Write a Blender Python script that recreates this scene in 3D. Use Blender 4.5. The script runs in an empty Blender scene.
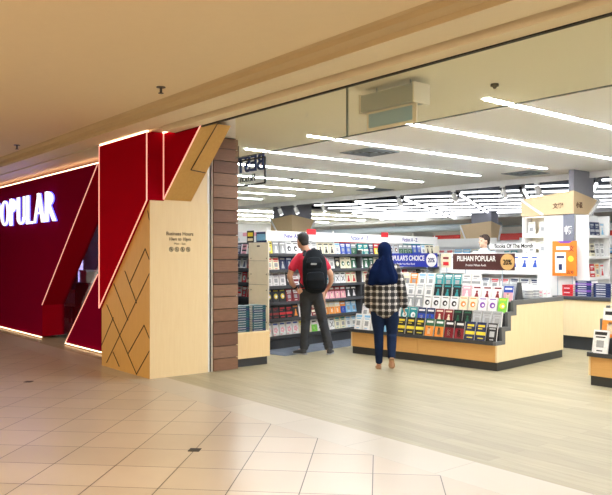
import bpy, bmesh, math, random
from mathutils import Vector, Matrix
random.seed(7)
C = bpy.context.scene.collection
R = math.radians

# ------------------------------------------------------------------ materials
MATS = {}
def base(name):
    m = bpy.data.materials.new(name); m.use_nodes = True
    MATS[name] = m
    return m, m.node_tree.nodes, m.node_tree.links, m.node_tree.nodes['Principled BSDF']

def mat(name, col, rough=.5, metal=0, emit=0, ecol=None, spec=.5, vary=.06, scale=14):
    if name in MATS: return MATS[name]
    m, N, L, b = base(name)
    b.inputs['Roughness'].default_value = rough
    b.inputs['Metallic'].default_value = metal
    b.inputs['Specular IOR Level'].default_value = spec
    if emit:
        b.inputs['Base Color'].default_value = (*col, 1)
        b.inputs['Emission Color'].default_value = (*(ecol or col), 1)
        b.inputs['Emission Strength'].default_value = emit
    else:
        tc = N.new('ShaderNodeTexCoord'); nz = N.new('ShaderNodeTexNoise'); nz.inputs['Scale'].default_value = scale
        cr = N.new('ShaderNodeMixRGB')
        cr.inputs[1].default_value = (*[c * (1 - vary) for c in col], 1)
        cr.inputs[2].default_value = (*[min(1, c * (1 + vary)) for c in col], 1)
        L.new(tc.outputs['Object'], nz.inputs['Vector']); L.new(nz.outputs['Fac'], cr.inputs[0])
        L.new(cr.outputs[0], b.inputs['Base Color'])
    return m

def wood(name, c1, c2, scale=(3, 3, 30), rough=.45, spec=.4):
    m, N, L, b = base(name)
    tc = N.new('ShaderNodeTexCoord'); mp = N.new('ShaderNodeMapping'); mp.inputs['Scale'].default_value = scale
    nz = N.new('ShaderNodeTexNoise'); nz.inputs['Scale'].default_value = 3; nz.inputs['Detail'].default_value = 6
    mx = N.new('ShaderNodeMixRGB'); mx.inputs[1].default_value = (*c1, 1); mx.inputs[2].default_value = (*c2, 1)
    L.new(tc.outputs['Object'], mp.inputs[0]); L.new(mp.outputs[0], nz.inputs['Vector'])
    L.new(nz.outputs['Fac'], mx.inputs[0]); L.new(mx.outputs[0], b.inputs['Base Color'])
    b.inputs['Roughness'].default_value = rough; b.inputs['Specular IOR Level'].default_value = spec
    return m

def brickmat(name, cols, mortar, bw, bh, ms, rot=0, loc=(0, 0, 0), offset=.5, rough=.3, spec=.5, grain=(1, 1, 1), gamt=.5, bump=False):
    m, N, L, b = base(name)
    tc = N.new('ShaderNodeTexCoord'); mp = N.new('ShaderNodeMapping'); mp.vector_type = 'TEXTURE'
    mp.inputs['Rotation'].default_value = (0, 0, rot); mp.inputs['Location'].default_value = loc
    br = N.new('ShaderNodeTexBrick'); br.inputs['Scale'].default_value = 1
    br.inputs['Color1'].default_value = (*cols[0], 1); br.inputs['Color2'].default_value = (*cols[1], 1)
    br.inputs['Mortar'].default_value = (*mortar, 1); br.inputs['Mortar Size'].default_value = ms
    br.inputs['Mortar Smooth'].default_value = 0.1
    br.inputs['Brick Width'].default_value = bw; br.inputs['Row Height'].default_value = bh; br.offset = offset
    br.squash = 1
    L.new(tc.outputs['Object'], mp.inputs[0]); L.new(mp.outputs[0], br.inputs['Vector'])
    g = N.new('ShaderNodeMapping'); g.inputs['Scale'].default_value = grain
    nz = N.new('ShaderNodeTexNoise'); nz.inputs['Scale'].default_value = 2; nz.inputs['Detail'].default_value = 7
    L.new(tc.outputs['Object'], g.inputs[0]); L.new(g.outputs[0], nz.inputs['Vector'])
    cr = N.new('ShaderNodeMapRange'); cr.inputs['To Min'].default_value = 1 - gamt; cr.inputs['To Max'].default_value = 1 + gamt
    L.new(nz.outputs['Fac'], cr.inputs[0])
    mx = N.new('ShaderNodeVectorMath'); mx.operation = 'SCALE'
    L.new(br.outputs['Color'], mx.inputs[0]); L.new(cr.outputs[0], mx.inputs['Scale']); L.new(mx.outputs[0], b.inputs['Base Color'])
    b.inputs['Roughness'].default_value = rough; b.inputs['Specular IOR Level'].default_value = spec
    return m

# ------------------------------------------------------------------ mesh helpers
class MB:
    def __init__(s): s.v = []; s.f = []; s.m = []; s.mats = []; s.sm = []
    def mi(s, m):
        if m not in s.mats: s.mats.append(m)
        return s.mats.index(m)
    def add(s, vs, fs, m, smooth=False):
        o = len(s.v); s.v += [tuple(v) for v in vs]
        k = s.mi(m)
        for f in fs: s.f.append([i + o for i in f]); s.m.append(k); s.sm.append(smooth)
        return s
    def box(s, x0, x1, y0, y1, z0, z1, m, M=None):
        vs = [Vector((x, y, z)) for x in (x0, x1) for y in (y0, y1) for z in (z0, z1)]
        if M: vs = [M @ v for v in vs]
        return s.add(vs, [(0, 1, 3, 2), (4, 6, 7, 5), (0, 4, 5, 1), (2, 3, 7, 6), (0, 2, 6, 4), (1, 5, 7, 3)], m)
    def prism(s, pts, vec, m, msides=None):      # pts 3D polygon extruded along vec
        n = len(pts); vs = [Vector(p) for p in pts] + [Vector(p) + Vector(vec) for p in pts]
        s.add(vs, [tuple(range(n)), tuple(range(2 * n - 1, n - 1, -1))], m)
        return s.add(vs, [(i, (i + 1) % n, (i + 1) % n + n, i + n) for i in range(n)], msides or m)
    def bar(s, a, b, w, m, h=None, up=(0, 0, 1)):   # square-section bar between two points
        a, b = Vector(a), Vector(b); t = (b - a).normalized(); u = Vector(up)
        if abs(t.dot(u)) > .98: u = Vector((1, 0, 0))
        x = t.cross(u).normalized(); y = x.cross(t); h = h or w
        vs = [p + x * sx * w / 2 + y * sy * h / 2 for p in (a, b) for sx, sy in ((-1, -1), (1, -1), (1, 1), (-1, 1))]
        return s.add(vs, [(3, 2, 1, 0), (4, 5, 6, 7), (0, 1, 5, 4), (1, 2, 6, 5), (2, 3, 7, 6), (3, 0, 4, 7)], m)
    def cyl(s, a, b, r, m, r2=None, n=16, smooth=True):
        a, b = Vector(a), Vector(b); t = (b - a).normalized()
        u = Vector((1, 0, 0)) if abs(t.z) > .9 else Vector((0, 0, 1))
        x = t.cross(u).normalized(); y = t.cross(x); r2 = r if r2 is None else r2
        vs = [p + (x * math.cos(k * 2 * math.pi / n) + y * math.sin(k * 2 * math.pi / n)) * q for p, q in ((a, r), (b, r2)) for k in range(n)]
        s.add(vs, [(k, (k + 1) % n, (k + 1) % n + n, k + n) for k in range(n)], m, smooth)
        return s.add(vs, [tuple(range(n - 1, -1, -1)), tuple(range(n, 2 * n))], m)
    def build(s, name, parent=None, loc=None, rz=0, bevel=0):
        me = bpy.data.meshes.new(name); me.from_pydata(s.v, [], s.f)
        for m in s.mats: me.materials.append(m)
        me.polygons.foreach_set('material_index', s.m); me.polygons.foreach_set('use_smooth', s.sm)
        bm = bmesh.new(); bm.from_mesh(me); bmesh.ops.recalc_face_normals(bm, faces=bm.faces); bm.to_mesh(me); bm.free()
        o = bpy.data.objects.new(name, me); C.objects.link(o)
        if loc: o.location = loc
        if rz: o.rotation_euler.z = rz
        if parent: o.parent = parent
        if bevel:
            b = o.modifiers.new('bevel', 'BEVEL'); b.width = bevel; b.segments = 2; b.limit_method = 'ANGLE'
        return o

def thing(name, label, cat, loc=(0, 0, 0), rz=0, group=None):
    o = bpy.data.objects.new(name, None); C.objects.link(o); o.empty_display_size = .1
    o.location = loc; o.rotation_euler.z = rz
    return tag(o, label, cat, group)
def tag(o, label, cat, group=None):
    o['label'] = label; o['category'] = cat
    if group: o['group'] = group
    return o
def struct(o, label=None):
    o['kind'] = 'structure'
    if label: o['label'] = label
    return o

def text(body, size, name, parent, loc, rot, m, extrude=.004, align='CENTER', sx=1, font=None, bold=0):
    cu = bpy.data.curves.new(name, 'FONT'); cu.body = body; cu.size = size; cu.extrude = extrude; cu.align_x = align
    cu.offset = bold
    t = bpy.data.objects.new(name, cu); C.objects.link(t)
    bpy.context.view_layer.update()
    me = bpy.data.meshes.new_from_object(t.evaluated_get(bpy.context.evaluated_depsgraph_get()))
    bpy.data.objects.remove(t)
    me.materials.clear(); me.materials.append(m)
    o = bpy.data.objects.new(name, me); C.objects.link(o)
    o.location = loc; o.rotation_euler = rot; o.scale = (sx, 1, 1); o.parent = parent
    return o

# ------------------------------------------------------------------ palette
PAL = {
 'white': (.86, .86, .85), 'cream': (.82, .74, .56), 'black': (.012, .013, .017), 'navy': (.012, .025, .10), 'royal blue': (.02, .07, .42),
 'sky blue': (.22, .50, .75), 'teal': (.02, .28, .30), 'dark green': (.02, .12, .06), 'lime green': (.22, .62, .08), 'yellow': (.88, .66, .05),
 'orange': (.85, .27, .04), 'red': (.62, .02, .03), 'dark red': (.22, .012, .02), 'pink': (.85, .38, .45), 'purple': (.20, .06, .42),
 'grey': (.33, .34, .35), 'brown': (.16, .07, .04), 'dark teal': (.006, .075, .10), 'silver': (.45, .47, .5)}
def pm(c): return mat('cover ' + c, PAL[c], .35, vary=.28, scale=38)
PAGES = mat('book pages', (.85, .83, .78), .8)
M_cream = mat('mall ceiling paint', (.80, .67, .46), .7, vary=.02)
M_soffit = mat('soffit paint', (.84, .74, .55), .6, vary=.02)
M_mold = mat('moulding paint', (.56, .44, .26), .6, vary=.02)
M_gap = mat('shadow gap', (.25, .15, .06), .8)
M_shopceil = mat('shop ceiling paint', (.92, .92, .89), .8, vary=.01)
M_white = mat('white paint', (.86, .86, .86), .5, vary=.02)
M_whitemetal = mat('white metal', (.8, .8, .8), .35)
M_dark = mat('dark laminate', (.045, .048, .055), .45)
M_edge = mat('grey edging laminate', (.12, .125, .13), .45)
M_kick = mat('black kickboard', (.03, .032, .036), .4)
M_black = mat('black line', (.008, .008, .008), .5)
M_void = mat('dark open ceiling', (.07, .08, .11), .9)
M_steel = mat('brushed steel', (.36, .44, .52), .4, .1)
M_red = mat('red lacquer panel', (.34, .002, .012), .45, spec=.0, vary=.03)
M_redwall = mat('deep red lacquer wall', (.20, .0015, .026), .4, spec=.0, vary=.03)
M_led = mat('warm light strip', (1, .8, .68), emit=2.6, ecol=(1, .68, .40))
M_ledr = mat('pink light strip', (1, .6, .6), emit=.36, ecol=(1, .40, .30))
M_tube = mat('fluorescent strip', (1, 1, 1), emit=28, ecol=(.93, .97, 1))
M_tube2 = mat('open ceiling tube', (1, 1, 1), emit=2.2, ecol=(.92, .95, 1))
M_sign = mat('white sign letter', (1, 1, 1), emit=.55, ecol=(.88, .92, 1))
M_halo = mat('blue halo light', (.1, .1, 1), emit=1.3, ecol=(.10, .09, 1))
M_oak = wood('pale oak veneer', (.80, .62, .36), (.70, .50, .26), (14, 14, 1.2))
M_oaklite = wood('light maple veneer', (.84, .69, .44), (.76, .59, .34), (14, 14, 1.2))
M_oakf = wood('golden oak veneer', (.74, .44, .16), (.62, .34, .11), (2, 2, 22))
M_honey = wood('honey wood veneer', (.66, .40, .12), (.56, .31, .085), (12, 12, 1.5), .35)
M_plank = brickmat('brown timber planks', ((.20, .10, .06), (.13, .065, .04)), (.01, .006, .004), 3, .148, .006, offset=.3, rough=.6, grain=(4, 4, 40), gamt=.5)
M_tile = brickmat('beige floor tiles', ((.46, .39, .31), (.41, .345, .27)), (.02, .014, .01), 0.43, 0.43, .0036, rot=R(45), loc=(-3.6, 3.55, 0), offset=0, rough=.30, grain=(1.3, 1.3, 1), gamt=.08)
M_border = brickmat('border floor tiles', ((.46, .42, .35), (.42, .38, .32)), (.2, .17, .14), .86, .42, .002, loc=(-3.9, 3.55, 0), offset=0, rough=.34, gamt=.06)
M_floorwood = brickmat('pale wood floor', ((.34, .30, .195), (.28, .245, .155)), (.16, .135, .09), 1.5, .15, .0012, offset=.37, rough=.42, grain=(1.2, 14, 1), gamt=.28)
M_carpet = mat('blue grey carpet tile', (.10, .12, .16), .85, vary=.5, scale=9)

# glass (thin, architectural)
def glass(name, tint, refl=.08):
    m = bpy.data.materials.new(name); m.use_nodes = True; N = m.node_tree.nodes; L = m.node_tree.links
    N.remove(N['Principled BSDF']); out = N['Material Output']
    t = N.new('ShaderNodeBsdfTransparent'); t.inputs[0].default_value = (*tint, 1)
    g = N.new('ShaderNodeBsdfGlossy'); g.inputs['Roughness'].default_value = .03
    lw = N.new('ShaderNodeLayerWeight'); lw.inputs[0].default_value = .3
    mr = N.new('ShaderNodeMapRange'); mr.inputs['To Min'].default_value = refl; mr.inputs['To Max'].default_value = min(1, refl * 5)
    mx = N.new('ShaderNodeMixShader')
    L.new(lw.outputs['Fresnel'], mr.inputs[0]); L.new(mr.outputs[0], mx.inputs[0])
    L.new(t.outputs[0], mx.inputs[1]); L.new(g.outputs[0], mx.inputs[2]); L.new(mx.outputs[0], out.inputs[0])
    return m
M_glass = glass('transom glass', (.96, .95, .86), .03)
M_glassd = glass('window glass', (.75, .8, .85), .07)

# ------------------------------------------------------------------ setting
m = MB()
m.box(-30, 9, -9, 3.55, -.1, 0, M_tile); m.box(-30, 9, 3.55, 3.97, -.1, 0, M_border); m.box(-30, 9, 3.97, 30, -.1, 0, M_floorwood)
struct(m.build('floor'))
for n_, (a, b) in enumerate(((-3, 0), (-9, -6))):       # small dark floor inserts on the tile joints
    x = -3.6 + (a + b) * .43 / math.sqrt(2); y = 3.55 + (a - b) * .43 / math.sqrt(2)
    q = MB(); r = .058
    q.prism([(x - r, y, .0), (x, y - r, 0), (x + r, y, 0), (x, y + r, 0)], (0, 0, .003), M_black)
    struct(q.build('trim_%d' % (40 + n_)))
# mall ceiling, crown moulding, soffit
Z0 = 2.85
m = MB(); m.box(-30, 9, -9, 3.40, 2.965, 3.1, M_cream); struct(m.build('ceiling'))
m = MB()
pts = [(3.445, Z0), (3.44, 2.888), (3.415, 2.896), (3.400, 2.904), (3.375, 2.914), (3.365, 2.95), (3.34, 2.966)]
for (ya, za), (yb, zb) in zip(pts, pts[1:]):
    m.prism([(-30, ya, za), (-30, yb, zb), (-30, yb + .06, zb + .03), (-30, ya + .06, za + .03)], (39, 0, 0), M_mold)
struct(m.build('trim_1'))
m = MB()
m.box(-30, 9, 3.45, 3.745, Z0, 3.1, M_soffit)
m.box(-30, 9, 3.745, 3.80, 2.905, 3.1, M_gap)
m.box(-7.2, 9, 3.80, 3.99, 2.81, 3.1, M_soffit)
m.box(-30, -7.2, 3.80, 4.6, Z0, 3.1, M_soffit)
struct(m.build('ceiling'))
m = MB(); m.box(-7.2, 9, 3.955, 3.99, 2.80, 2.81, M_black); struct(m.build('trim_2'))
# shop ceiling (white panels) + dark open void behind
YE = 11.85
m = MB(); m.box(-30, 9, 3.99, YE, 2.88, 3.1, M_shopceil); m.box(-30, 9, YE - .12, YE, 2.80, 2.88, M_shopceil); struct(m.build('ceiling'))
m = MB(); m.box(-30, 9, YE, 30, 3.55, 3.65, M_void); m.box(-30, 9, YE - .02, YE, 3.1, 3.6, M_void); struct(m.build('ceiling'))
m = MB(); m.box(-30, -17.6, YE, 20.4, 2.88, 2.95, M_shopceil); struct(m.build('ceiling'))
m = MB(); m.box(-30, 9, 25.8, 26, 0, 3.6, M_white); struct(m.build('wall_back'))
m = MB(); m.box(-26.2, -26, 4.6, 26, 0, 3.6, M_white); struct(m.build('wall_left'))
m = MB(); m.box(8.8, 9, 3.97, 26, 0, 3.6, M_white); struct(m.build('wall_right'))
m = MB(); m.box(-30, 9, -9.1, -9, 0, 3.1, M_cream); struct(m.build('wall_mall'))

m = MB(); m.box(-30, 9, 20.4, 25.8, 2.75, 2.82, M_white); m.box(-30, 9, 20.4, 20.5, 2.82, 3.55, M_white); struct(m.build('ceiling'))
# far lower white bulkheads and red sign band
b = MB(); b.box(-25.9, -8, 25.5, 25.8, 2.1, 2.42, M_white)
struct(b.build('trim_3'))
for i, (x0, x1) in enumerate(((-25, -20.2), (-19, -16.5), (-15.8, -12.8), (-12, -8.2), (-7.4, -1))):
    q = MB(); q.box(x0, x1, 22.1, 22.16, 2.02, 2.26, mat('red sign face', (.8, .03, .02), .4)); q.box(x0, x1, 22.16, 22.3, 1.9, 2.5, M_white)
    q.box(x0 + .1, x0 + .16, 22.2, 22.26, 0, 1.9, M_white); q.box(x1 - .16, x1 - .1, 22.2, 22.26, 0, 1.9, M_white)
    tag(q.build('category_sign'), 'long red and white overhead sign at the far end, %s from the left' % ['first', 'second', 'third', 'fourth', 'fifth'][i], 'sign', 'red sign bands at the far end')

# ---- red facade wall with slanted window opening
YW = 4.2
m = MB()
m.prism([(-30, YW, .05), (-12.28, YW, .05), (-12.28, YW, .58), (-9.93, YW, 2.76), (-30, YW, 2.76)], (0, .38, 0), M_redwall, M_red)
wl = struct(m.build('wall_front'))
m = MB()
m.bar((-30, YW - .012, .03), (-12.28, YW - .012, .03), .012, M_led); m.build('floor_light', wl)
m = MB(); m.bar((-30, YW + .05, 2.785), (-9.93, YW + .05, 2.785), .014, M_led); m.build('top_light', wl)
m = MB(); m.bar((-12.28, YW - .006, .58), (-9.93, YW - .006, 2.76), .011, M_ledr); m.build('edge_light', wl)
m = MB(); m.prism([(-11.19, YW, .05), (-9.93, YW, .05), (-8.78, YW, .05), (-8.78, YW, 2.2), (-9.93, YW, 1.15)], (0, .33, 0), M_redwall, M_red)
w2 = struct(m.build('wall_corner'))
m = MB(); m.bar((-11.19, YW - .006, .05), (-9.93, YW - .006, 1.15), .011, M_ledr); m.bar((-11.19, YW - .012, .03), (-8.78, YW - .012, .03), .012, M_led); m.build('edge_light', w2)
m = MB(); m.box(-12.5, -8.78, 4.54, 4.55, 0, 2.85, M_glassd); struct(m.build('window_1'))
# side wall behind the facade (between window display and shop)
m = MB(); m.box(-20, -9.9, 6.1, 6.2, 0, 2.88, mat('dark display backing', (.05, .055, .07), .7)); struct(m.build('wall_display'))
m = MB(); m.box(-30, -13.65, 4.58, 4.66, 0, 2.88, M_dark); struct(m.build('wall_shopfront'))

# window display things
d = thing('display_table', 'dark display table behind the slanted window', 'table', (-13.95, 5.35, 0))
q = MB(); q.box(-.8, .8, -.3, .3, .42, .46, M_dark); q.build('table_top', d)
for sx in (-.75, .75):
    for sy in (-.25, .25):
        q = MB(); q.box(sx - .02, sx + .02, sy - .02, sy + .02, 0, .42, M_dark); q.build('leg', d)
q = MB(); q.box(-.18, .18, -.12, .12, 0, .02, pm('cream')); q.box(-.17, .17, -.1, -.06, .02, .32, pm('cream')); q.box(-.14, .14, -.104, -.1, .06, .26, pm('white'))
tag(q.build('display_card', loc=(-13.36, 5.2, .46), rz=.3), 'cream display card standing behind the slanted window', 'card')
q = MB(); q.cyl((0, 0, 0), (0, 0, .26), .05, pm('silver')); q.cyl((0, 0, .26), (0, 0, .31), .02, pm('purple'))
tag(q.build('bottle', loc=(-13.6, 5.25, .46)), 'small silver bottle on the dark table behind the slanted window', 'bottle')
q = MB(); q.box(-.28, .28, -.02, .02, 0, .55, M_dark); q.box(-.25, .25, -.026, -.02, .03, .52, pm('navy')); q.box(-.2, .1, -.03, -.026, .3, .34, pm('silver')); q.box(-.15, .18, -.03, -.026, .2, .23, pm('sky blue'))
tag(q.build('poster', loc=(-15.2, 6.08, 1.62)), 'dark blue framed poster on the wall behind the slanted window', 'poster')
q = MB(); q.cyl((0, 0, 0), (0, 0, .02), .12, M_dark); q.cyl((0, 0, .02), (0, 0, 1.9), .05, mat('lilac light tube', (.8, .6, .9), emit=1.3, ecol=(.6, .45, .9)))
tag(q.build('light_column', loc=(-14.75, 5.85, 0)), 'slim lilac glowing column behind the slanted window', 'lamp')
bx = MB(); bx.box(-.16, .16, -.1, .1, 0, .2, pm('cream')); bx.box(-.17, .17, -.11, .11, .2, .23, pm('white'))
tag(bx.build('gift_box', loc=(-12.75, 5.2, .93)), 'cream box with white lid on the shelf behind the slanted window', 'box')
sh = MB(); sh.box(-.35, .35, -.15, .15, .9, .93, M_dark); sh.box(-.33, -.30, -.12, .12, 0, .9, M_dark); sh.box(.30, .33, -.12, .12, 0, .9, M_dark)
tag(sh.build('display_stand', loc=(-12.75, 5.2, 0)), 'dark narrow stand behind the slanted window carrying a cream box', 'stand')

# ---- POPULAR letters
def glyph(ch):
    """tall flared serif letters, unit height 1; list of (x0,z0,x1,z1,w0,w1) strokes or ring arcs"""
    S = []
    if ch == 'P': w = .42; S = [('s', .09, 0, .09, 1, .13, .13), ('a', .12, .745, .22, .225, -90, 90)]
    elif ch == 'O': w = .56; S = [('a', .28, .5, .215, .45, 0, 360)]
    elif ch == 'U': w = .52; S = [('s', .09, .28, .09, 1, .13, .13), ('s', .43, .28, .43, 1, .07, .08), ('a', .26, .27, .17, .235, 180, 360)]
    elif ch == 'L': w = .40; S = [('s', .09, 0, .09, 1, .13, .13), ('s', .05, .035, .37, .035, .07, .09)]
    elif ch == 'A': w = .56; S = [('s', .05, 0, .27, 1, .07, .08), ('s', .50, 0, .27, 1, .14, .12), ('s', .13, .33, .42, .33, .06, .06)]
    elif ch == 'R': w = .52; S = [('s', .09, 0, .09, 1, .13, .13), ('a', .12, .755, .21, .215, -90, 90), ('s', .20, .53, .47, 0, .12, .14)]
    return w, S
def glyph_mesh(ch, h, wx, depth, mface, mside):
    w, S = glyph(ch); m = MB()
    for s in S:
        if s[0] == 's':
            _, x0, z0, x1, z1, a, b_ = s
            if abs(z1 - z0) < 1e-6: P = [(x0, z0 - a / 2), (x1, z1 - b_ / 2), (x1, z1 + b_ / 2), (x0, z0 + a / 2)]
            else: P = [(x0 - a / 2, z0), (x0 + a / 2, z0), (x1 + b_ / 2, z1), (x1 - b_ / 2, z1)]
            m.prism([(x * wx, -depth, z * h) for x, z in P], (0, depth, 0), mface, mside)
        else:
            _, cx, cz, rx, rz, a0, a1 = s; n = 20
            for k in range(n):
                t0 = R(a0 + (a1 - a0) * k / n); t1 = R(a0 + (a1 - a0) * (k + 1) / n)
                P = []
                for t, sg in ((t0, 1), (t1, 1), (t1, -1), (t0, -1)):
                    th = .03 + .035 * abs(math.cos(t))
                    P.append(((cx + (rx + sg * th) * math.cos(t)) * wx, -depth, (cz + (rz + sg * .032) * math.sin(t)) * h))
                m.prism(P, (0, depth, 0), mface, mside)
    return m, w * wx
sg = thing('shop_sign', 'large white illuminated POPULAR lettering with blue glow on the red wall', 'sign', (-14.875, YW, 1.985))
x = 0
for ch in 'POPULAR':
    mm, w = glyph_mesh(ch, .50, .94, .02, M_sign, M_sign)
    mm.build('letter', sg, (x, -.05, 0))
    hh, _ = glyph_mesh(ch, .50, .94, .008, M_halo, M_halo)
    hh.build('halo_light', sg, (x + .012, -.030, 0))
    x += w + .03

# ---- storefront pillar: lower right maple/honey wood, upper left red, leaning wedge
X0, X1, YF, YB = -8.80, -7.46, 3.77, 4.54
pl = thing('shopfront_pillar', 'big storefront pillar of red panels and wood with business hours lettering', 'pillar', (-8.1, 4.15, 0))
def P(mb, name, par=pl, **k):
    o = mb.build(name, par, **k); o.location = Vector(o.location) - par.location; return o
def yp(px, py, Y=YF):      # photo measurement -> metres on the pillar front
    a = (px - 306) / 712; return (Y * (.632 * a - .775) / (.775 * a + .632), 1.4 + (257 - py) / 712 * Y / (.775 * a + .632))
front = [(X0, YF, 0), (X1, YF, 0), (X1, YF, 2.05), (X0, YF, .74)]
m = MB(); m.prism(front, (0, .02, 0), M_honey)
lines = [((127,150),(88,238)), ((140,212),(30,437)), ((47,323),(12,392)), ((125,342),(84,415)), ((139,408),(105,470)),
         ((127,148),(141,176)), ((134,52),(141,75)), ((76,205),(106,287)), ((125,343),(140,376)), ((48,237),(84,330)), ((30,290),(106,470)), ((46,410),(62,447))]
for a, c in lines:
    (xa, za), (xb, zb) = (yp(95 + p[0] / 2.533, 190 + p[1] / 2.533) for p in (a, c))
    xa, xb = [min(X1 - .002, max(X0 + .002, t)) for t in (xa, xb)]; za, zb = max(.01, za), max(.01, zb)
    m.bar((xa, YF - .001, za), (xb, YF - .001, zb), .009, M_black, .009)
P(m, 'wood_panel')
m = MB(); m.prism([(X0, YF - .03, .74), (X1, YF - .03, 2.05), (X1, YF - .03, Z0 - .02), (X0, YF - .03, Z0 - .02)], (0, .06, 0), M_red); P(m, 'red_panel')
m = MB()
m.bar((X0, YF - .036, .74), (X1, YF - .036, 2.05), .011, M_ledr); m.bar((X0, YF - .036, .74), (X0, YF - .036, Z0 - .02), .011, M_ledr)
m.bar((X1, YF - .036, 2.05), (X1, YF - .036, Z0 - .02), .011, M_ledr); P(m, 'edge_light')
m = MB(); m.bar((X0, YF - .02, Z0 - .01), (X1, YF - .02, Z0 - .01), .02, M_led); P(m, 'top_light')
m = MB(); m.box(X0, X1, YF + .02, YB, 0, 2.05, M_oaklite); m.box(X0, X1 - .005, YF + .03, 3.955, 2.05, Z0 - .01, M_red); m.box(X0, X1 - .005, 3.955, YB, 2.05, Z0 - .01, M_oaklite); P(m, 'core')
m = MB(); m.box(X1, X1 + .012, YF, YB, 0, 2.05, M_oaklite); P(m, 'hours_panel')
wx = X1
m = MB(); m.prism([(wx - .01, 3.955, 2.06), (-6.6, 3.955, Z0 - .005), (wx - .01, 3.955, Z0 - .005)], (0, .36, 0), M_red, M_honey)
n1, n2 = Vector((wx, 0, 2.06)), Vector((-6.6, 0, Z0))
def wp(t, y, o=.004): p = n1.lerp(n2, t); return (p.x + o * .7, y, p.z - o * .7)
m.bar(wp(.40, 4.30), wp(.42, 4.10), .008, M_black); m.bar(wp(.42, 4.10), wp(1, 4.14), .008, M_black)
P(m, 'leaning_beam')
m = MB(); m.bar((wx, 3.949, 2.07), (-6.6, 3.949, Z0 - .01), .011, M_ledr); m.bar((wx, 3.947, 2.07), (wx, 3.947, Z0 - .01), .011, M_ledr); m.bar((wx, 3.94, Z0 - .008), (-6.6, 3.94, Z0 - .008), .012, M_led)
P(m, 'beam_light')
RX = (R(90), 0, R(90))
def ptext(s, size, y, z, bold=0):
    o = text(s, size, 'lettering', pl, (X1 + .013, y, z), RX, mat('brown print', (.10, .06, .035), .6), .001, bold=bold); o.location = Vector(o.location) - pl.location
ptext('Business Hours', .058, 4.155, 1.655, .0012); ptext('10am to 10pm', .05, 4.155, 1.595, .001); ptext('Mon - Sun', .036, 4.155, 1.545)
m = MB()
for k in range(4):
    y = 4.04 + k * .075; z = 1.49; n = 24
    for j in range(n):
        a0, a1 = j * 2 * math.pi / n, (j + 1) * 2 * math.pi / n
        m.prism([(X1 + .0125, y + r * math.cos(a), z + r * math.sin(a)) for r, a in ((.028, a0), (.028, a1), (.021, a1), (.021, a0))], (.001, 0, 0), M_black)
    m.bar((X1 + .0132, y - .018, z + .018), (X1 + .0132, y + .018, z - .018), .007, M_black, .002)
    m.box(X1 + .0125, X1 + .0133, y - .008, y + .006, z - .012, z + .012, M_black)
P(m, 'prohibition_icons')
# channel + brown timber pier
m = MB(); m.box(-7.56, -7.47, 4.545, 4.575, 0, 2.85, M_whitemetal); m.box(-7.56, -7.485, 4.575, 4.60, 0, 2.85, M_black); m.box(-7.56, -7.46, 4.60, 4.615, 0, 2.85, M_whitemetal)
struct(m.build('trim_4'))
m = MB(); r0 = random.Random(3)
m.box(-7.62, -7.47, 4.62, 4.96, 0, 2.88, M_black)
zz = 0; k = 0
pw = [wood('brown timber %d' % i, c, tuple(v * .55 for v in c), (3, 3, 30), .6) for i, c in enumerate(((.26, .135, .08), (.20, .10, .065), (.30, .17, .11)))]
while zz < 2.85:
    h = min(.15, 2.87 - zz); m.box(-7.63, -7.44, 4.617, 4.97, zz + .004, zz + h - .004, pw[(k * 2 + k // 3) % 3]); zz += .152; k += 1
struct(m.build('wall_pier'))

# ---- transom glass
for i, (xa, xb) in enumerate(((-5.98, -4.335), (-4.325, 1.2), (1.21, 6))):
    m = MB(); m.box(xa, xb, 3.965, 3.977, 2.395, 2.80, M_glass)
    g = struct(m.build('window_%d' % (i + 2)))
    e = MB(); e.box(xa, xb, 3.962, 3.980, 2.388, 2.395, mat('glass edge', (.10, .13, .12), .2)); e.box(xb, xb + .008, 3.962, 3.980, 2.39, 2.80, mat('glass edge', (.1, .13, .12), .2)); e.build('glass_edge', g)
# device hanging behind the glass
d = thing('wall_unit', 'grey metal unit with a pale blue panel hanging behind the glass transom', 'shutter unit', (-4.25, 4.4, 2.5))
q = MB(); q.box(-.31, .31, -.06, .12, .175, .32, M_steel); q.box(.31, .325, -.07, .13, .16, .33, M_whitemetal); q.box(-.325, -.31, -.07, .13, .16, .33, M_whitemetal); q.build('housing', d, bevel=.004)
q = MB(); q.box(-.29, .29, .0, .015, .01, .175, M_whitemetal); q.build('frame', d)
q = MB(); q.box(-.265, .245, -.006, 0, .035, .155, mat('pale blue panel', (.30, .55, .85), .25)); q.build('panel', d)
for s_ in (-.2, .2):
    q = MB(); q.cyl((s_, .03, .32), (s_, .03, .38), .008, M_steel); q.build('hanger', d)

# ---- linear ceiling lights
ordn = ['first', 'second', 'third', 'fourth', 'fifth', 'sixth', 'seventh', 'eighth', 'ninth', 'tenth', 'eleventh', 'twelfth', 'thirteenth', 'fourteenth', 'fifteenth', 'sixteenth', 'seventeenth', 'eighteenth', 'nineteenth', 'twentieth']
def nth(i): return ordn[i] if i < len(ordn) else '%dth' % (i + 1)
xs = [-4.08, -5.38, -6.68, -8.03, -9.4, -10.75, -12.1, -13.45, -14.8, -2.75, -1.4, 0, 1.35]
for i, xx in enumerate(xs):
    vis = i < 9
    t = thing('ceiling_light', ('long recessed linear ceiling light inside the shop, %s from the right of those in view' % nth(i)) if vis else 'long recessed linear ceiling light beyond the right edge of view', 'ceiling light', (xx, 8.1, 2.88), 0, 'recessed linear lights in the shop ceiling')
    y1 = 2.5 if i > 0 else 2.6
    q = MB(); q.box(-.034, .034, -2.6, y1, -.014, -.003, M_tube); q.build('diffuser', t)
    q = MB(); q.box(-.055, -.045, -2.61, y1 + .01, -.008, 0, M_whitemetal); q.box(.045, .055, -2.61, y1 + .01, -.008, 0, M_whitemetal); q.build('frame', t)
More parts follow.
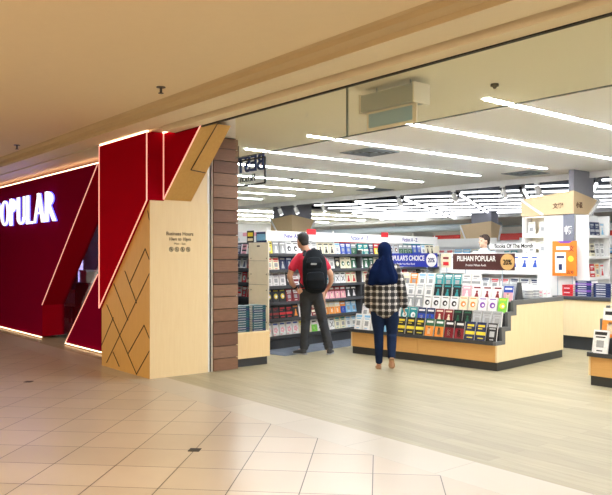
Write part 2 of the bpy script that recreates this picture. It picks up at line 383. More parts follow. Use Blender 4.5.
for i, xx in enumerate((-18.6, -20.6, -22.8)):
    t = thing('ceiling_light', 'linear ceiling light over the far left aisle, %s from the plank pier' % nth(2 - i), 'ceiling light', (xx, 16, 2.88), 0, 'linear lights over the far left aisles')
    q = MB(); q.box(-.05, .05, -3.8, 3.8, -.03, -.004, M_tube); q.build('diffuser', t)
    q = MB(); q.box(-.062, -.05, -3.81, 3.81, -.012, 0, M_whitemetal); q.box(.05, .062, -3.81, 3.81, -.012, 0, M_whitemetal); q.build('frame', t)
# ceiling vents
M_vent = mat('vent grille', (.06, .06, .06), .6)
def vent(x, y, lab):
    t = thing('ceiling_vent', lab, 'air vent', (x, y, 2.88), 0, 'square air vents in the shop ceiling')
    q = MB(); q.box(-.3, .3, -.3, .3, -.004, 0, M_vent); q.build('backing', t)
    q = MB()
    for r_ in (.29, .22, .15, .08):
        for s_ in (-1, 1): q.box(-r_, r_, s_ * r_ - .008, s_ * r_ + .008, -.010, -.004, M_steel); q.box(s_ * r_ - .008, s_ * r_ + .008, -r_, r_, -.010, -.004, M_steel)
    q.build('grille', t)
vent(-7.22, 7.05, 'square grey air vent in the white ceiling above the reader with backpack')
vent(-11.2, 11.1, 'small looking square air vent near the open ceiling edge, left of centre')
vent(-7.3, 10.95, 'square air vent in the white ceiling above the wooden column hood')
# smoke detector, speaker, sprinklers
def disc(name, x, y, z, lab, cat, r=.05, m_=None):
    q = MB(); q.cyl((0, 0, 0), (0, 0, -.02), r, m_ or M_whitemetal); q.cyl((0, 0, -.02), (0, 0, -.04), r * .6, m_ or M_whitemetal, r * .3)
    return tag(q.build(name, loc=(x, y, z)), lab, cat)
disc('smoke_detector', -10.6, 8.3, 2.88, 'small dark round detector on the white shop ceiling near the hanging sign', 'detector', .05, M_dark)
disc('smoke_detector', -3.7, 5.1, 2.88, 'thin dark mark of a flush detector on the ceiling behind the glass transom', 'detector', .035, M_vent)
def sprinkler(x, y, lab):
    t = thing('sprinkler', lab, 'sprinkler', (x, y, 2.965), 0)
    q = MB(); q.cyl((0, 0, 0), (0, 0, -.006), .042, M_dark); q.build('rosette', t)
    q = MB(); q.cyl((0, 0, -.006), (0, 0, -.055), .011, M_dark); q.cyl((0, 0, -.055), (0, 0, -.060), .024, M_dark); q.build('nozzle', t)
def cz(px, py, Z):
    a = (px - 306) / 712; b_ = (257 - py) / 712; t = (Z - 1.4) / b_
    return ((.632 * a - .775) * t, (.775 * a + .632) * t)
sprinkler(*cz(161, 87, 2.965), 'black sprinkler head in the beige mall ceiling above the wood pillar')
sprinkler(*cz(17, 145, 2.965), 'black sprinkler head in the mall ceiling above the red sign wall')

# ---- hanging BEST Fiction sign (seen from behind)
t = thing('hanging_sign', 'hanging BEST Fiction sign seen mirrored from behind beside the plank pier', 'sign', (-7.78, 5.3, 2.34))
M_bestblue = mat('navy sign letters', (.01, .035, .16), .4)
q = MB()
for a, c in (((-.75, 0, 0), (.46, 0, 0)), ((.46, 0, 0), (.46, 0, .33)), ((-.75, 0, 0), (-.75, 0, .33)), ((-.75, 0, .33), (.46, 0, .33))): q.bar(a, c, .018, M_black)
q.bar((-.15, 0, .33), (-.15, 0, .54), .016, M_black)
q.build('frame', t)
text('BEST', .30, 'lettering', t, (.44, .012, .18), (R(90), 0, R(180)), M_bestblue, .008, 'LEFT', bold=.004)
text('Fiction', .13, 'lettering', t, (.24, .006, .05), (R(90), 0, R(180)), M_dark, .005, 'LEFT', bold=.001)

# ---- track lights
tr = thing('lighting_track', 'long white lighting track along the edge of the open ceiling', 'lighting track', (-9, 11.62, 2.8))
q = MB(); q.box(-9, 7, -.02, .02, -.03, -.0, M_whitemetal)
q.box(-9, 7, -.01, .01, .0, .08, M_whitemetal); q.build('rail', tr)
lab = ['leftmost', 'second from left', 'third from left', 'fourth from left', 'fifth from left', 'sixth from left', 'seventh from left', 'rightmost']
for i, xx in enumerate((-15.4, -14.7, -13.6, -11.0, -9.45, -8.25, -7.5, -6.05)):
    t = thing('spotlight', 'white cylindrical spotlight on the track by the open ceiling, ' + lab[i], 'spotlight', (xx, 11.62, 2.77), 0, 'white spotlights on the ceiling track')
    q = MB(); q.box(-.05, .05, -.018, .018, -.03, 0, M_whitemetal); q.cyl((0, 0, -.03), (0, 0, -.08), .012, M_whitemetal); q.build('bracket', t)
    q = MB(); q.cyl((0, 0, -.07), (.02, .07, -.22), .055, M_whitemetal); q.cyl((.0205, .0715, -.2235), (.021, .073, -.2265), .045, mat('spot lens', (1, 1, 1), emit=6)); q.build('lamp_head', t)

# ---- open ceiling tube arrays (slanted frames)
d1 = Vector((-.52, .855, 0)); d2 = Vector((.855, .52, 0))
arw = ['seventh', 'sixth', 'fifth', 'fourth', 'third', 'second', 'first']
for ai, ox in enumerate((-14.75, -13.15, -11.45, -9.8, -8.2, -6.6, -5.0)):
    t = thing('light_frame', 'ladder of white light tubes under open ceiling, %s from the right' % arw[ai], 'ceiling light', (ox, 12.2, 2.84), 0, 'ladder light frames under the open ceiling')
    n, ln, stp = 7, 1.3, 1.25
    for s_ in (0, ln):
        q = MB(); q.bar(d2 * s_ - d1 * .05, d2 * s_ + d1 * (n * stp), .06, M_black, .05); q.build('rail', t)
    for s_ in (.5, 4, 7.5):
        q = MB(); q.bar(d1 * s_ + Vector((0, 0, .02)), d1 * s_ + Vector((0, .001, .71)), .02, M_black); q.build('hanger', t)
    for k in range(n):
        o = d1 * (k * stp + .15); q = MB(); q.bar(o + d2 * .05 + Vector((0, 0, -.04)), o + d2 * (ln - .04) + Vector((0, 0, -.04)), .05, M_tube2, .035); q.build('tube', t)
    q = MB(); q.bar(d2 * (ln + .06) + Vector((0, 0, -.03)), d2 * (ln + .06) + d1 * (n * stp) + Vector((0, 0, -.03)), .05, M_tube2, .05); q.build('tube', t)
# ducts in the void
for i, (x, y, L_) in enumerate(((-20, 21.0, 10), (-12, 23.5, 16))):
    q = MB(); q.cyl((-L_ / 2, 0, 0), (L_ / 2, 0, 0), .13, mat('pale duct', (.45, .52, .58), .5)); 
    for s_ in (-.4, 0, .4): q.bar((s_ * L_, 0, .11), (s_ * L_, .001, .25), .02, M_steel)
    tag(q.build('air_duct', loc=(x, y, 2.5)), 'pale round air duct under the open ceiling, %s' % ('nearer one at the left' if i == 0 else 'farther one'), 'duct')

# ------------------------------------------------------------------ books
BOOKM = {}
def book_mesh(cov, acc, style, w, h, t):
    key = (cov, acc, style, round(w, 3), round(h, 3), round(t, 3))
    if key in BOOKM: return BOOKM[key]
    m = MB(); c = pm(cov); a = pm(acc); x = w / 2
    m.box(-x, x, -t, -t + .0025, 0, h, c); m.box(-x, x, -.0025, 0, 0, h, c); m.box(-x, -x + .0025, -t, 0, 0, h, c)
    m.box(-x + .0025, x - .003, -t + .0025, -.0025, .003, h - .003, PAGES)
    f = -t - .0008
    def q(x0, x1, z0, z1, mm): m.box(x0 * w - x, x1 * w - x, f, -t, z0 * h, z1 * h, mm)
    if style == 'circle':
        m.cyl((0, -t, h * .45), (0, f, h * .45), w * .30, a, n=18); m.cyl((w * .05, f, h * .43), (w * .05, f - .0005, h * .43), w * .14, pm('white' if acc != 'white' else 'grey'), n=12)
        q(.15, .85, .84, .90, a)
    elif style == 'title':
        q(.1, .9, .78, .92, a); q(.18, .82, .66, .72, a); q(.3, .7, .08, .13, a); q(.25, .75, .25, .55, pm('grey') if cov not in ('grey', 'black') else pm('silver'))
    elif style == 'picture':
        q(0, 1, .0, .58, a); q(.12, .88, .76, .88, pm('white') if cov != 'white' else pm('black')); q(.3, .62, .12, .46, pm('cream')); q(.36, .56, .42, .52, pm('brown'))
    elif style == 'band':
        q(0, 1, .30, .48, a); q(.14, .86, .74, .86, a); q(.14, .6, .62, .67, a); q(.2, .8, .1, .16, a)
    elif style == 'figure':
        m.prism([(-w * .26, f, h * .12), (w * .28, f, h * .12), (w * .12, f, h * .5), (-w * .08, f, h * .5)], (0, .0008, 0), a)
        m.cyl((w * .02, -t, h * .58), (w * .02, f, h * .58), w * .12, a, n=12); q(.12, .88, .80, .90, a)
    elif style == 'flower':
        for k in range(5):
            an = k * 1.257; m.cyl((w * .2 * math.cos(an), -t, h * .42 + w * .2 * math.sin(an)), (w * .2 * math.cos(an), f, h * .42 + w * .2 * math.sin(an)), w * .13, a, n=10)
        q(.15, .85, .82, .92, pm('royal blue')); q(.1, .4, .06, .14, pm('pink'))
    elif style == 'cross':
        m.bar((-w * .3, f + .0004, h * .2), (w * .3, f + .0004, h * .65), w * .08, a, .0008, up=(0, -1, 0)); m.bar((w * .3, f + .0004, h * .2), (-w * .3, f + .0004, h * .65), w * .08, a, .0008, up=(0, -1, 0))
        q(.15, .85, .80, .90, a)
    o = m.build('book'); me = o.data; bpy.data.objects.remove(o)
    BOOKM[key] = me
    return me
SN = {'circle': 'emblem', 'title': 'lettering', 'picture': 'picture', 'band': 'band', 'figure': 'figure', 'flower': 'flowers', 'cross': 'cross'}
def fr(parent_mat, x, y, z, tilt=0, yaw=0):
    return parent_mat @ Matrix.Translation((x, y, z)) @ Matrix.Rotation(yaw, 4, 'Z') @ Matrix.Rotation(-tilt, 4, 'X')
BOOKS = []
def book(M, spec, where, group, name='book'):
    cov, acc, st, w, h, t = spec
    BOOKS.append((M.copy(), book_mesh(cov, acc, st, w, h, t), f'{cov} book, {acc} {SN[st]}, {where}', group, h))
def rowfill(F, x0, x1, y, z, designs, where, group, w=.15, gap=.014, h=.22, t=.03, tilt=R(14), jit=.0):
    """designs: list of (cover, accent, style, repeats)"""
    x = x0; seq = []
    for d_ in designs: seq += [d_[:3]] * d_[3]
    n = int((x1 - x0 + gap) / (w + gap) + .01)
    if n > 1: gap = (x1 - x0 - n * w) / (n - 1)
    for k in range(n):
        c_ = seq[k % len(seq)]
        hh = h * (.93 + .1 * ((len(c_[0]) * 7 + len(c_[1]) * 3) % 7) / 7)
        book(fr(F, x + w / 2, y, z, tilt), (*c_, w, round(hh, 3), t), f'{nth(k)} from left, {where}', group)
        x += w + gap

def Fm(x, y, rz, z=0): return Matrix.Translation((x, y, z)) @ Matrix.Rotation(rz, 4, 'Z')

# ---- stepped gondolas at the front
def gondola(loc, rz, W, D, label):
    t = thing('display_gondola', label, 'display stand', (*loc, 0), rz)
    q = MB(); q.box(.02, W - .005, .015, D - .02, 0, .105, M_kick); q.build('kickboard', t)
    prof = [(.0, .105), (.0, .315), (.16, .315), (.16, .50), (.29, .50), (.29, .68), (.43, .68), (.43, .82), (D, .82), (D, .105)]
    sp = [(.0, .105), (.0, .33), (.20, .33), (.20, .475), (.34, .475), (.34, .66), (.48, .66), (.48, .79), (D, .79), (D, .105)]
    q = MB(); q.prism([(W - .02, a, b_) for a, b_ in sp], (.02, 0, 0), M_oaklite); q.build('side_panel', t)
    q = MB(); q.prism([(0, a, b_) for a, b_ in sp], (.02, 0, 0), M_oaklite); q.build('side_panel', t)
    # dark stepped edging
    edge = [(-.03, .315), (-.03, .36), (.03, .36), (.12, .36), (.12, .53), (.26, .53), (.26, .71), (.40, .71), (.40, .85), (D, .85), (D, .79), (.48, .79), (.48, .66), (.34, .66), (.34, .475), (.20, .475), (.20, .33), (0, .33), (0, .315)]
    for xa in (-.004, W - .036):
        q = MB()
        # split into convex boxes
        for (a0, a1, b0, b1) in ((-.03, .20, .315, .36), (.12, .20, .36, .53), (.20, .34, .475, .53), (.26, .34, .53, .71), (.34, .48, .66, .71), (.40, .48, .71, .85), (.48, D, .79, .85)):
            q.box(xa, xa + .04, a0, a1, b0, b1, M_edge)
        q.build('side_edging', t)
    n = 2 if W > 1.5 else 1
    for k in range(n):
        q = MB(); q.box(.02 + k * (W - .04) / n + .004, .02 + (k + 1) * (W - .04) / n - .004, .0, .018, .105, .315, M_oakf); q.build('front_panel', t)
    q = MB(); q.box(0, W - .036, -.03, .12, .315, .345, M_dark); q.box(0, W - .036, -.03, -.022, .345, .36, M_dark); q.build('tier', t)
    for (a0, a1, z) in ((.12, .26, .51), (.26, .40, .69), (.40, D, .825)):
        q = MB(); q.box(.036, W - .036, a0, a1, z - .02, z, M_dark); q.box(.036, W - .036, a0, a0 + .01, z - .17, z - .02, M_dark); q.build('tier', t)
    return t, Fm(*loc, rz)
g1, G1 = gondola((-7.63, 7.07), R(5.8), 2.37, 1.80, 'long stepped bookshop display stand of pale wood with dark tiers, centre of shop')
GR = 'books on the central stepped stand'
low = [('white', 'sky blue', 'title', 3), ('royal blue', 'sky blue', 'picture', 1), ('white', 'grey', 'title', 1), ('black', 'yellow', 'band', 3), ('dark green', 'orange', 'picture', 2), ('black', 'dark red', 'picture', 2), ('navy', 'yellow', 'band', 2), ('black', 'silver', 'title', 2)]
rowfill(G1, .03, 2.34, .055, .347, low, 'lowest tier, central stand', GR, w=.132, h=.235, t=.026, tilt=R(13))
r2 = [('white', 'silver', 'title', 2), ('grey', 'white', 'picture', 1), ('white', 'black', 'figure', 2), ('teal', 'white', 'circle', 2), ('navy', 'royal blue', 'picture', 2), ('dark red', 'cream', 'figure', 2), ('black', 'dark green', 'figure', 2), ('silver', 'grey', 'title', 3)]
rowfill(G1, .05, 2.33, .19, .512, r2, 'second tier, central stand', GR, w=.128, h=.205, t=.024, tilt=R(12))
r3 = [('white', 'grey', 'title', 3), ('black', 'white', 'title', 2), ('grey', 'white', 'figure', 2), ('white', 'black', 'circle', 4), ('cream', 'orange', 'circle', 2), ('white', 'purple', 'circle', 2), ('lime green', 'yellow', 'circle', 2)]
rowfill(G1, .05, 2.33, .325, .692, r3, 'third tier, central stand', GR, w=.126, h=.19, t=.024, tilt=R(12))
r4 = [('white', 'red', 'title', 3), ('white', 'silver', 'title', 4), ('black', 'teal', 'figure', 3), ('pink', 'white', 'figure', 1), ('white', 'dark red', 'figure', 3), ('royal blue', 'pink', 'picture', 2)]
rowfill(G1, .05, 2.33, .47, .827, r4, 'top tier, central stand', GR, w=.13, h=.20, t=.024, tilt=R(12))
r5 = [('white', 'silver', 'title', 2), ('cream', 'grey', 'picture', 1), ('orange', 'white', 'title', 1), ('white', 'sky blue', 'title', 2), ('teal', 'white', 'title', 3), ('white', 'grey', 'band', 4)]
# raised white plinth on gondola top
q = MB(); q.box(0, 1.98, 0, .26, 0, .14, M_white)
tag(q.build('display_riser', loc=(G1 @ Vector((.06, .64, .827))), rz=R(5.8)), 'low white riser on top of the central stand under the blue and brown signs', 'riser')
rowfill(G1, .08, 1.70, .74, .97, r5, 'white riser, central stand', GR, w=.13, h=.20, t=.03, tilt=R(10))

def board(name, lab, cat, F, x0, x1, y, z0, z1, mface, post_to=None, mback=None):
    p = F @ Vector(((x0 + x1) / 2, y, 0)); rz = F.to_euler().z
    t = thing(name, lab, cat, (p.x, p.y, post_to if post_to is not None else z0), rz); zb = t.location.z
    hw = (x1 - x0) / 2
    q = MB(); q.box(-hw, hw, 0, .012, z0 - zb, z1 - zb, mface); q.build('board', t)
    if post_to is not None:
        for s_ in (-.6, .6):
            q = MB(); q.cyl((s_ * hw, .02, 0), (s_ * hw, .02, z1 - zb - .05), .006, M_steel); q.build('post', t)
    return t, zb
RF = (R(90), 0, 0)
F0 = Matrix.Identity(4)
t, zb = board('shelf_sign', "blue sign reading POPULAR'S CHOICE with a 20 percent badge above the central stand", 'sign', F0, -7.72, -6.72, 7.90, 1.255, 1.455, mat('blue sign', (.012, .03, .36), .4), .97)
text("POPULAR'S CHOICE", .105, 'lettering', t, (-.10, -.002, 1.36 - zb - .012), RF, M_white, .001, sx=.78, bold=.002)
text('Books You Must Read', .04, 'lettering', t, (-.1, -.002, 1.285 - zb), RF, M_white, .001)
q = MB(); q.cyl((.40, 0, 1.355 - zb), (.40, -.004, 1.355 - zb), .098, M_white, n=28); q.build('badge', t)
text('20%', .09, 'lettering', t, (.40, -.006, 1.325 - zb), RF, mat('dark blue print', (.01, .02, .15), .5), .001, sx=.85, bold=.002)
t, zb = board('shelf_sign', 'brown sign reading PILIHAN POPULAR with a gold 20 percent badge above the central stand', 'sign', F0, -6.47, -5.46, 7.95, 1.225, 1.445, mat('brown sign', (.075, .022, .022), .4), .97)
text('PILIHAN POPULAR', .10, 'lettering', t, (-.11, -.002, 1.345 - zb), RF, M_white, .001, sx=.78, bold=.002)
text('Produk Pilihan Anda', .042, 'lettering', t, (-.11, -.002, 1.275 - zb), RF, M_white, .001)
q = MB(); q.cyl((.40, 0, 1.335 - zb), (.40, -.004, 1.335 - zb), .108, mat('gold badge', (.62, .38, .14), .5), n=28); q.build('badge', t)
text('20%', .095, 'lettering', t, (.40, -.006, 1.30 - zb), RF, M_black, .001, sx=.85, bold=.002)
q = MB(); q.box(-.09, .09, 0, .01, 0, .2, pm('cream')); q.box(-.05, .05, -.002, 0, .12, .15, pm('dark red')); q.box(-.05, .05, -.002, 0, .03, .08, pm('red')); q.cyl((0, .02, -.4), (0, .02, .1), .006, M_steel)
tag(q.build('price_card', loc=(-6.58, 7.93, 1.25)), 'small cream card with red print left of the brown sign', 'card')

# boxes and drums on the right of the gondola top
def box_item(name, F, x, y, z, w, d_, h, c1, c2, lab, cat, group=None):
    q = MB(); q.box(-w / 2, w / 2, 0, d_, 0, h, pm(c1)); q.box(-w * .35, w * .35, -.002, 0, h * .55, h * .8, pm(c2)); q.box(-w * .3, w * .3, -.002, 0, h * .2, h * .3, pm(c2))
    q.box(w / 2, w / 2 + .002, d_ * .2, d_ * .8, h * .4, h * .6, pm(c2))
    o = q.build(name); o.matrix_world = fr(F, x, y, z); return tag(o, lab, cat, group)
GS = G1
for i, (y, h, c1, c2) in enumerate(((.95, .17, 'white', 'silver'), (1.13, .15, 'white', 'grey'), (1.31, .16, 'white', 'sky blue'))):
    box_item('carton', GS, 2.05, y + .02, .852, .26, .14, h, c1, c2, 'white carton on the right end of the central stand top, %s row from the front' % nth(i), 'box', 'white cartons on the central stand')
for i, y in enumerate((1.0, 1.17)):
    for k in range(3):
        q = MB(); q.cyl((0, 0, 0), (0, 0, .03), .055, pm('grey'), n=24); q.cyl((0, 0, .03), (0, 0, .036), .058, pm('white'), n=24)
        o = q.build('tin'); o.matrix_world = fr(GS, 2.27, y, .852 + k * .0365)
        tag(o, 'grey and white round tin at right end of central stand, %s stack, %s' % (('front', 'rear')[i], ('bottom', 'middle', 'top')[k]), 'tin', 'round tins on the central stand')
for i, y in enumerate((1.30, 1.42)):
    box_item('small_box', GS, 2.27, y, .852, .1, .1, .1, 'white', 'pink', 'small white box with pink print at the back right corner of central stand, %s' % ('nearer' if i == 0 else 'farther'), 'box')
q = MB(); q.prism([(0, 0, 0), (0, .16, 0), (0, .12, .22), (0, .06, .22)], (.03, 0, 0), M_dark)
q.box(-.2, .0, .05, .06, .0, .2, pm('silver'))
o = q.build('sign_holder'); o.matrix_world = fr(GS, 2.31, .55, .852); tag(o, 'dark grey wedge shaped sign holder on the right edge of central stand', 'sign holder')

# right front gondola
g2, G2 = gondola((-4.09, 7.33), R(1), 1.9, 1.4, 'stepped pale wood display stand cut off by the right edge of the photo')
GR2 = 'books on the right hand stepped stand'
k = 0
rowfill(G2, .02, .72, .06, .347, [('white', 'black', 'title', 3)], 'lowest tier of right stand', GR2, w=.17, h=.27, t=.03, tilt=R(12))
rowfill(G2, .06, .7, .195, .512, [('white', 'orange', 'picture', 1), ('dark green', 'silver', 'picture', 2)], 'second tier of right stand', GR2, w=.19, h=.33, t=.03, tilt=R(10))
rowfill(G2, .08, .75, .335, .692, [('cream', 'white', 'title', 3)], 'third tier of right stand', GR2, w=.18, h=.27, t=.03, tilt=R(10))
rowfill(G2, .10, .75, .50, .827, [('navy', 'sky blue', 'circle', 3)], 'top tier of right stand', GR2, w=.2, h=.26, t=.03, tilt=R(10))

# ---- counter behind right
ct = thing('counter', 'pale maple counter with dark grey top behind the central stand', 'counter', (-5.2, 10.0, 0))
q = MB(); q.box(-.95, 1.2, .03, .75, 0, .2, M_kick); q.build('kickboard', ct)
for k in range(2):
    q = MB(); q.box(-.95 + k * 1.075, .125 + k * 1.075 - .004, 0, .76, .2, .75, M_oaklite); q.build('body', ct)
q = MB(); q.box(-.97, 1.22, -.02, .78, .75, .80, M_dark); q.build('counter_top', ct, bevel=.004)
def stack(x, y, z, n, cols, w, d_, t_, where, group, rz=0):
    for k in range(n):
        c1, c2 = cols[k % len(cols)]
        q = MB(); q.box(-w / 2, w / 2, 0, d_, 0, .002, pm(c1)); q.box(-w / 2, w / 2, 0, d_, t_ - .003, t_ - .001, pm(c1)); q.box(-w / 2, w / 2, 0, .003, .002, t_ - .003, pm(c1)); q.box(-w / 2 + .003, w / 2 - .003, .003, d_ - .004, .002, t_ - .003, PAGES)
        q.box(-w * .35, w * .2, -.001, 0, t_ * .3, t_ * .65, pm(c2))
        o = q.build('book'); me_ = o.data; bpy.data.objects.remove(o)
        BOOKS.append((Fm(x, y, rz + (k * 37 % 5 - 2) * .012, z + k * t_), me_, f'{c1} book lying flat, {nth(k)} from bottom, {where}', group, .15))
stack(-5.98, 10.1, .80, 5, [('red', 'dark red'), ('red', 'white')], .18, .2, .034, 'left stack on the counter', 'flat books stacked on the maple counter')
stack(-5.72, 10.1, .80, 7, [('navy', 'silver'), ('navy', 'white'), ('purple', 'silver')], .26, .2, .034, 'second stack on the counter', 'flat books stacked on the maple counter')
stack(-5.42, 10.1, .80, 6, [('navy', 'silver'), ('navy', 'white')], .27, .2, .034, 'third stack on the counter', 'flat books stacked on the maple counter')
stack(-5.12, 10.1, .80, 4, [('white', 'sky blue'), ('navy', 'white')], .25, .2, .034, 'fourth stack on the counter', 'flat books stacked on the maple counter')
# orange poster on stand
t, zb = board('poster', 'orange promotional poster with a white card and purple header above the counter', 'poster', F0, -6.78, -6.33, 11.0 - .03, 1.08, 1.67, mat('orange poster', (.85, .21, .01), .5), 0.0)
q = MB()
q.box(-.17, .03, -.003, 0, 1.13, 1.48, pm('white')); q.box(-.14, .0, -.005, -.003, 1.38, 1.42, pm('navy')); q.box(-.10, -.04, -.005, -.003, 1.18, 1.28, pm('navy')); q.build('poster_card', t)
q = MB(); q.prism([(-.13, -.003, 1.67), (-.07, -.003, 1.635), (.09, -.003, 1.635), (.15, -.003, 1.67)], (0, .003, 0), pm('purple')); q.box(-.15, .1, -.004, 0, 1.52, 1.58, pm('white')); q.cyl((.12, 0, 1.37), (.12, -.004, 1.37), .05, pm('yellow')); q.build('poster_print', t)
text('35.90', .075, 'lettering', t, (.11, -.003, 1.12), RF, pm('dark red'), .001, sx=.7, bold=.001)
text('\u6587', .11, 'lettering', t, (.13, -.003, 1.50), RF, pm('dark red'), .001, bold=.001)

# ---- hooded column + shelf tower
M_hood = mat('hood laminate', (.68, .50, .29), .55, vary=.02)
def column(x0, x1, y0, y1, lab, peak=True, ztop=2.52, zbot=2.13, sw=.12):
    t = thing('column', lab, 'column', ((x0 + x1) / 2, (y0 + y1) / 2, 0)); ox, oy = t.location.x, t.location.y
    q = MB(); q.box(x1 - ox - sw, x1 - ox - .03, y0 - oy + .05, y1 - oy - .1, 0, 3.55, mat('concrete grey', (.26, .26, .30), .8)); q.build('shaft', t)
    top = [(x1 - ox, y0 - oy, ztop), (x0 - ox, y0 - oy, ztop - .09), (x0 - ox, y1 - oy, ztop - .13), (x1 - ox, y1 - oy, ztop - .13)]
    bot = [(x1 - ox, y0 - oy, zbot), (x0 - ox, y0 - oy, zbot), (x0 - ox, y1 - oy - .15, zbot), (x1 - ox, y1 - oy - .3, zbot)]
    q = MB(); q.add(top + bot, [(0, 1, 5, 4), (1, 2, 6, 5), (2, 3, 7, 6), (3, 0, 4, 7), (4, 5, 6, 7), (0, 3, 2, 1)], M_hood)
    q.build('hood', t)
    q = MB(); q.bar(Vector(top[1]) + Vector((0, -.01, 0)), Vector(bot[1]) + Vector((.45, -.01, 0)), .04, M_white); q.bar(Vector(top[3]) + Vector((.01, 0, 0)), Vector(bot[3]) + Vector((.01, 0, 0)), .05, M_white); q.build('hood_trim', t)
    return t, ox, oy
t, ox, oy = column(-7.45, -6.43, 11.05, 11.85, 'square column with pale wooden hood bearing Chinese characters, right side of shop')
text('\u6587\u5b66', .10, 'lettering', t, (-6.72 - ox, 11.045 - oy, 2.24), RF, mat('brown letters', (.16, .08, .04), .5), .004, bold=.002)
text('\u5c0f\u8bf4', .11, 'lettering', t, (-6.425 - ox, 11.22 - oy, 2.24), RX, mat('brown letters', (.16, .08, .04), .5), .004, sx=.9, bold=.002)
q = MB(); q.box(-7.0 - ox, -6.425 - ox, 11.09 - oy, 11.8 - oy, 0, 2.12, M_white); q.build('cladding', t)
q = MB(); q.box(-6.63 - ox, -6.43 - ox, 11.06 - oy, 11.075 - oy, 1.62, 2.12, mat('grey banner', (.17, .18, .23), .5)); q.build('banner', t)
text('\u7545', .15, 'lettering', t, (-6.53 - ox, 11.055 - oy, 1.80), RF, M_white, .002, bold=.004)
# column tower shelves: bright white units left of the corner
def shelfunit(name, lab, loc, rz, W, levels, D=.3, top=None, hmat=None, header=None, back=M_white, frame=M_white, shelfm=M_white, kick=.1, cat='bookcase', dividers=(), end_depth=None, end_mat=None):
    t = thing(name, lab, cat, (*loc, 0), rz); top = top or levels[-1] + .3
    ed = end_depth or D
    for xx, dd in ((-.02, ed), (W, ed)):
        q = MB(); q.box(xx, xx + .02, 0, dd, 0, top, end_mat or frame); q.build('side_panel', t)
    for xx in dividers:
        q = MB(); q.box(xx - .015, xx + .015, 0, D, 0, top - .1, M_dark); q.build('divider', t)
    q = MB(); q.box(0, W, D - .02, D, 0, top, back); q.build('back_panel', t)
    q = MB(); q.box(0, W, .02, .04, 0, kick, M_kick); q.build('kickboard', t)
    for z in levels:
        q = MB(); q.box(0, W, 0, D - .02, z - .025, z, shelfm); q.box(0, W, -.008, 0, z - .03, z + .015, shelfm); q.build('shelf', t)
    if header:
        q = MB(); q.box(-.02, W + .02, .04, .06, header[0], header[1], hmat or M_white); q.build('header', t)
    return t, Fm(*loc, rz)

# main long bookcase (dark shelves)
LV = [.185, .445, .70, .95, 1.195, 1.44]
bc, B = shelfunit('bookcase', 'long dark shelved bookcase with cream end panel, New Arrival header, behind the reader', (-8.62, 6.32), R(99.6), 4.9, LV, D=.30, top=1.62, header=(1.655, 1.80), back=M_dark, frame=M_oaklite, shelfm=M_dark, dividers=(2.3,), end_depth=.42, end_mat=mat('cream end panel', (.80, .74, .60), .5), kick=.14)
text('New Arrival', .10, 'lettering', bc, (.62, .038, 1.695), RF, mat('lilac print', (.06, .05, .30), .5), .001, bold=.0015)
text('Fiction A - Z', .10, 'lettering', bc, (2.3, .038, 1.695), RF, mat('lilac print', (.06, .05, .30), .5), .001, bold=.0015)
text('Fiction A - Z', .10, 'lettering', bc, (3.9, .038, 1.695), RF, mat('lilac print', (.06, .05, .30), .5), .001, bold=.0015)
for x in (.9, 2.95):
    q = MB(); q.box(x, x + .22, .034, .04, 1.76, 1.85, pm('red')); q.build('header_tab', bc)
for x in (.02, 1.6, 3.2, 4.85):
    q = MB(); q.box(x - .01, x + .01, .06, .08, 1.6, 1.84, M_whitemetal); q.build('header_post', bc)
GB = 'books on the long dark bookcase'
DZ = [
 [('white', 'pink', 'flower', 5), ('cream', 'yellow', 'title', 2), ('white', 'lime green', 'picture', 1), ('white', 'black', 'cross', 3), ('cream', 'teal', 'title', 2), ('white', 'sky blue', 'title', 4)],
 [('black', 'dark red', 'band', 2), ('black', 'red', 'band', 2), ('black', 'orange', 'figure', 1), ('white', 'grey', 'figure', 2), ('dark red', 'cream', 'band', 2), ('cream', 'orange', 'picture', 3), ('orange', 'royal blue', 'picture', 1), ('sky blue', 'white', 'title', 2)],
 [('black', 'yellow', 'circle', 3), ('dark red', 'white', 'title', 2), ('purple', 'white', 'title', 1), ('cream', 'black', 'band', 1), ('red', 'white', 'figure', 2), ('dark red', 'pink', 'picture', 4), ('black', 'white', 'figure', 2)],
 [('white', 'grey', 'title', 3), ('black', 'white', 'circle', 1), ('white', 'dark red', 'band', 2), ('red', 'pink', 'title', 3), ('silver', 'teal', 'band', 2), ('white', 'black', 'cross', 2), ('cream', 'red', 'figure', 2), ('white', 'navy', 'title', 1)],
 [('cream', 'red', 'title', 2), ('navy', 'silver', 'figure', 2), ('black', 'cream', 'title', 1), ('grey', 'white', 'band', 3), ('white', 'silver', 'title', 3), ('black', 'cream', 'circle', 1), ('cream', 'dark green', 'circle', 2), ('dark green', 'white', 'figure', 2), ('white', 'black', 'figure', 1)],
 [('yellow', 'black', 'title', 1), ('grey', 'white', 'figure', 2), ('white', 'black', 'circle', 3), ('white', 'grey', 'title', 2), ('cream', 'black', 'figure', 3), ('white', 'sky blue', 'title', 1), ('royal blue', 'white', 'title', 2), ('grey', 'dark green', 'picture', 3), ('silver', 'brown', 'circle', 3), ('red', 'yellow', 'picture', 2), ('navy', 'white', 'title', 1), ('teal', 'cream', 'band', 2)]]
tn = ['bottom shelf', 'second shelf up', 'third shelf up', 'fourth shelf up', 'fifth shelf up', 'top shelf']
for i, z in enumerate(LV):
    xm = 2.27 if i < 2 else 4.86
    rowfill(B, .02, 2.27, .10, z + .002, DZ[i], tn[i] + ', dark bookcase left half', GB, w=.138, h=.205, t=.022, tilt=R(9), gap=.012)
    if i >= 3: rowfill(B, 2.33, 4.86, .10, z + .002, list(reversed(DZ[i])), tn[i] + ', dark bookcase right half', GB, w=.138, h=.205, t=.022, tilt=R(9), gap=.012)

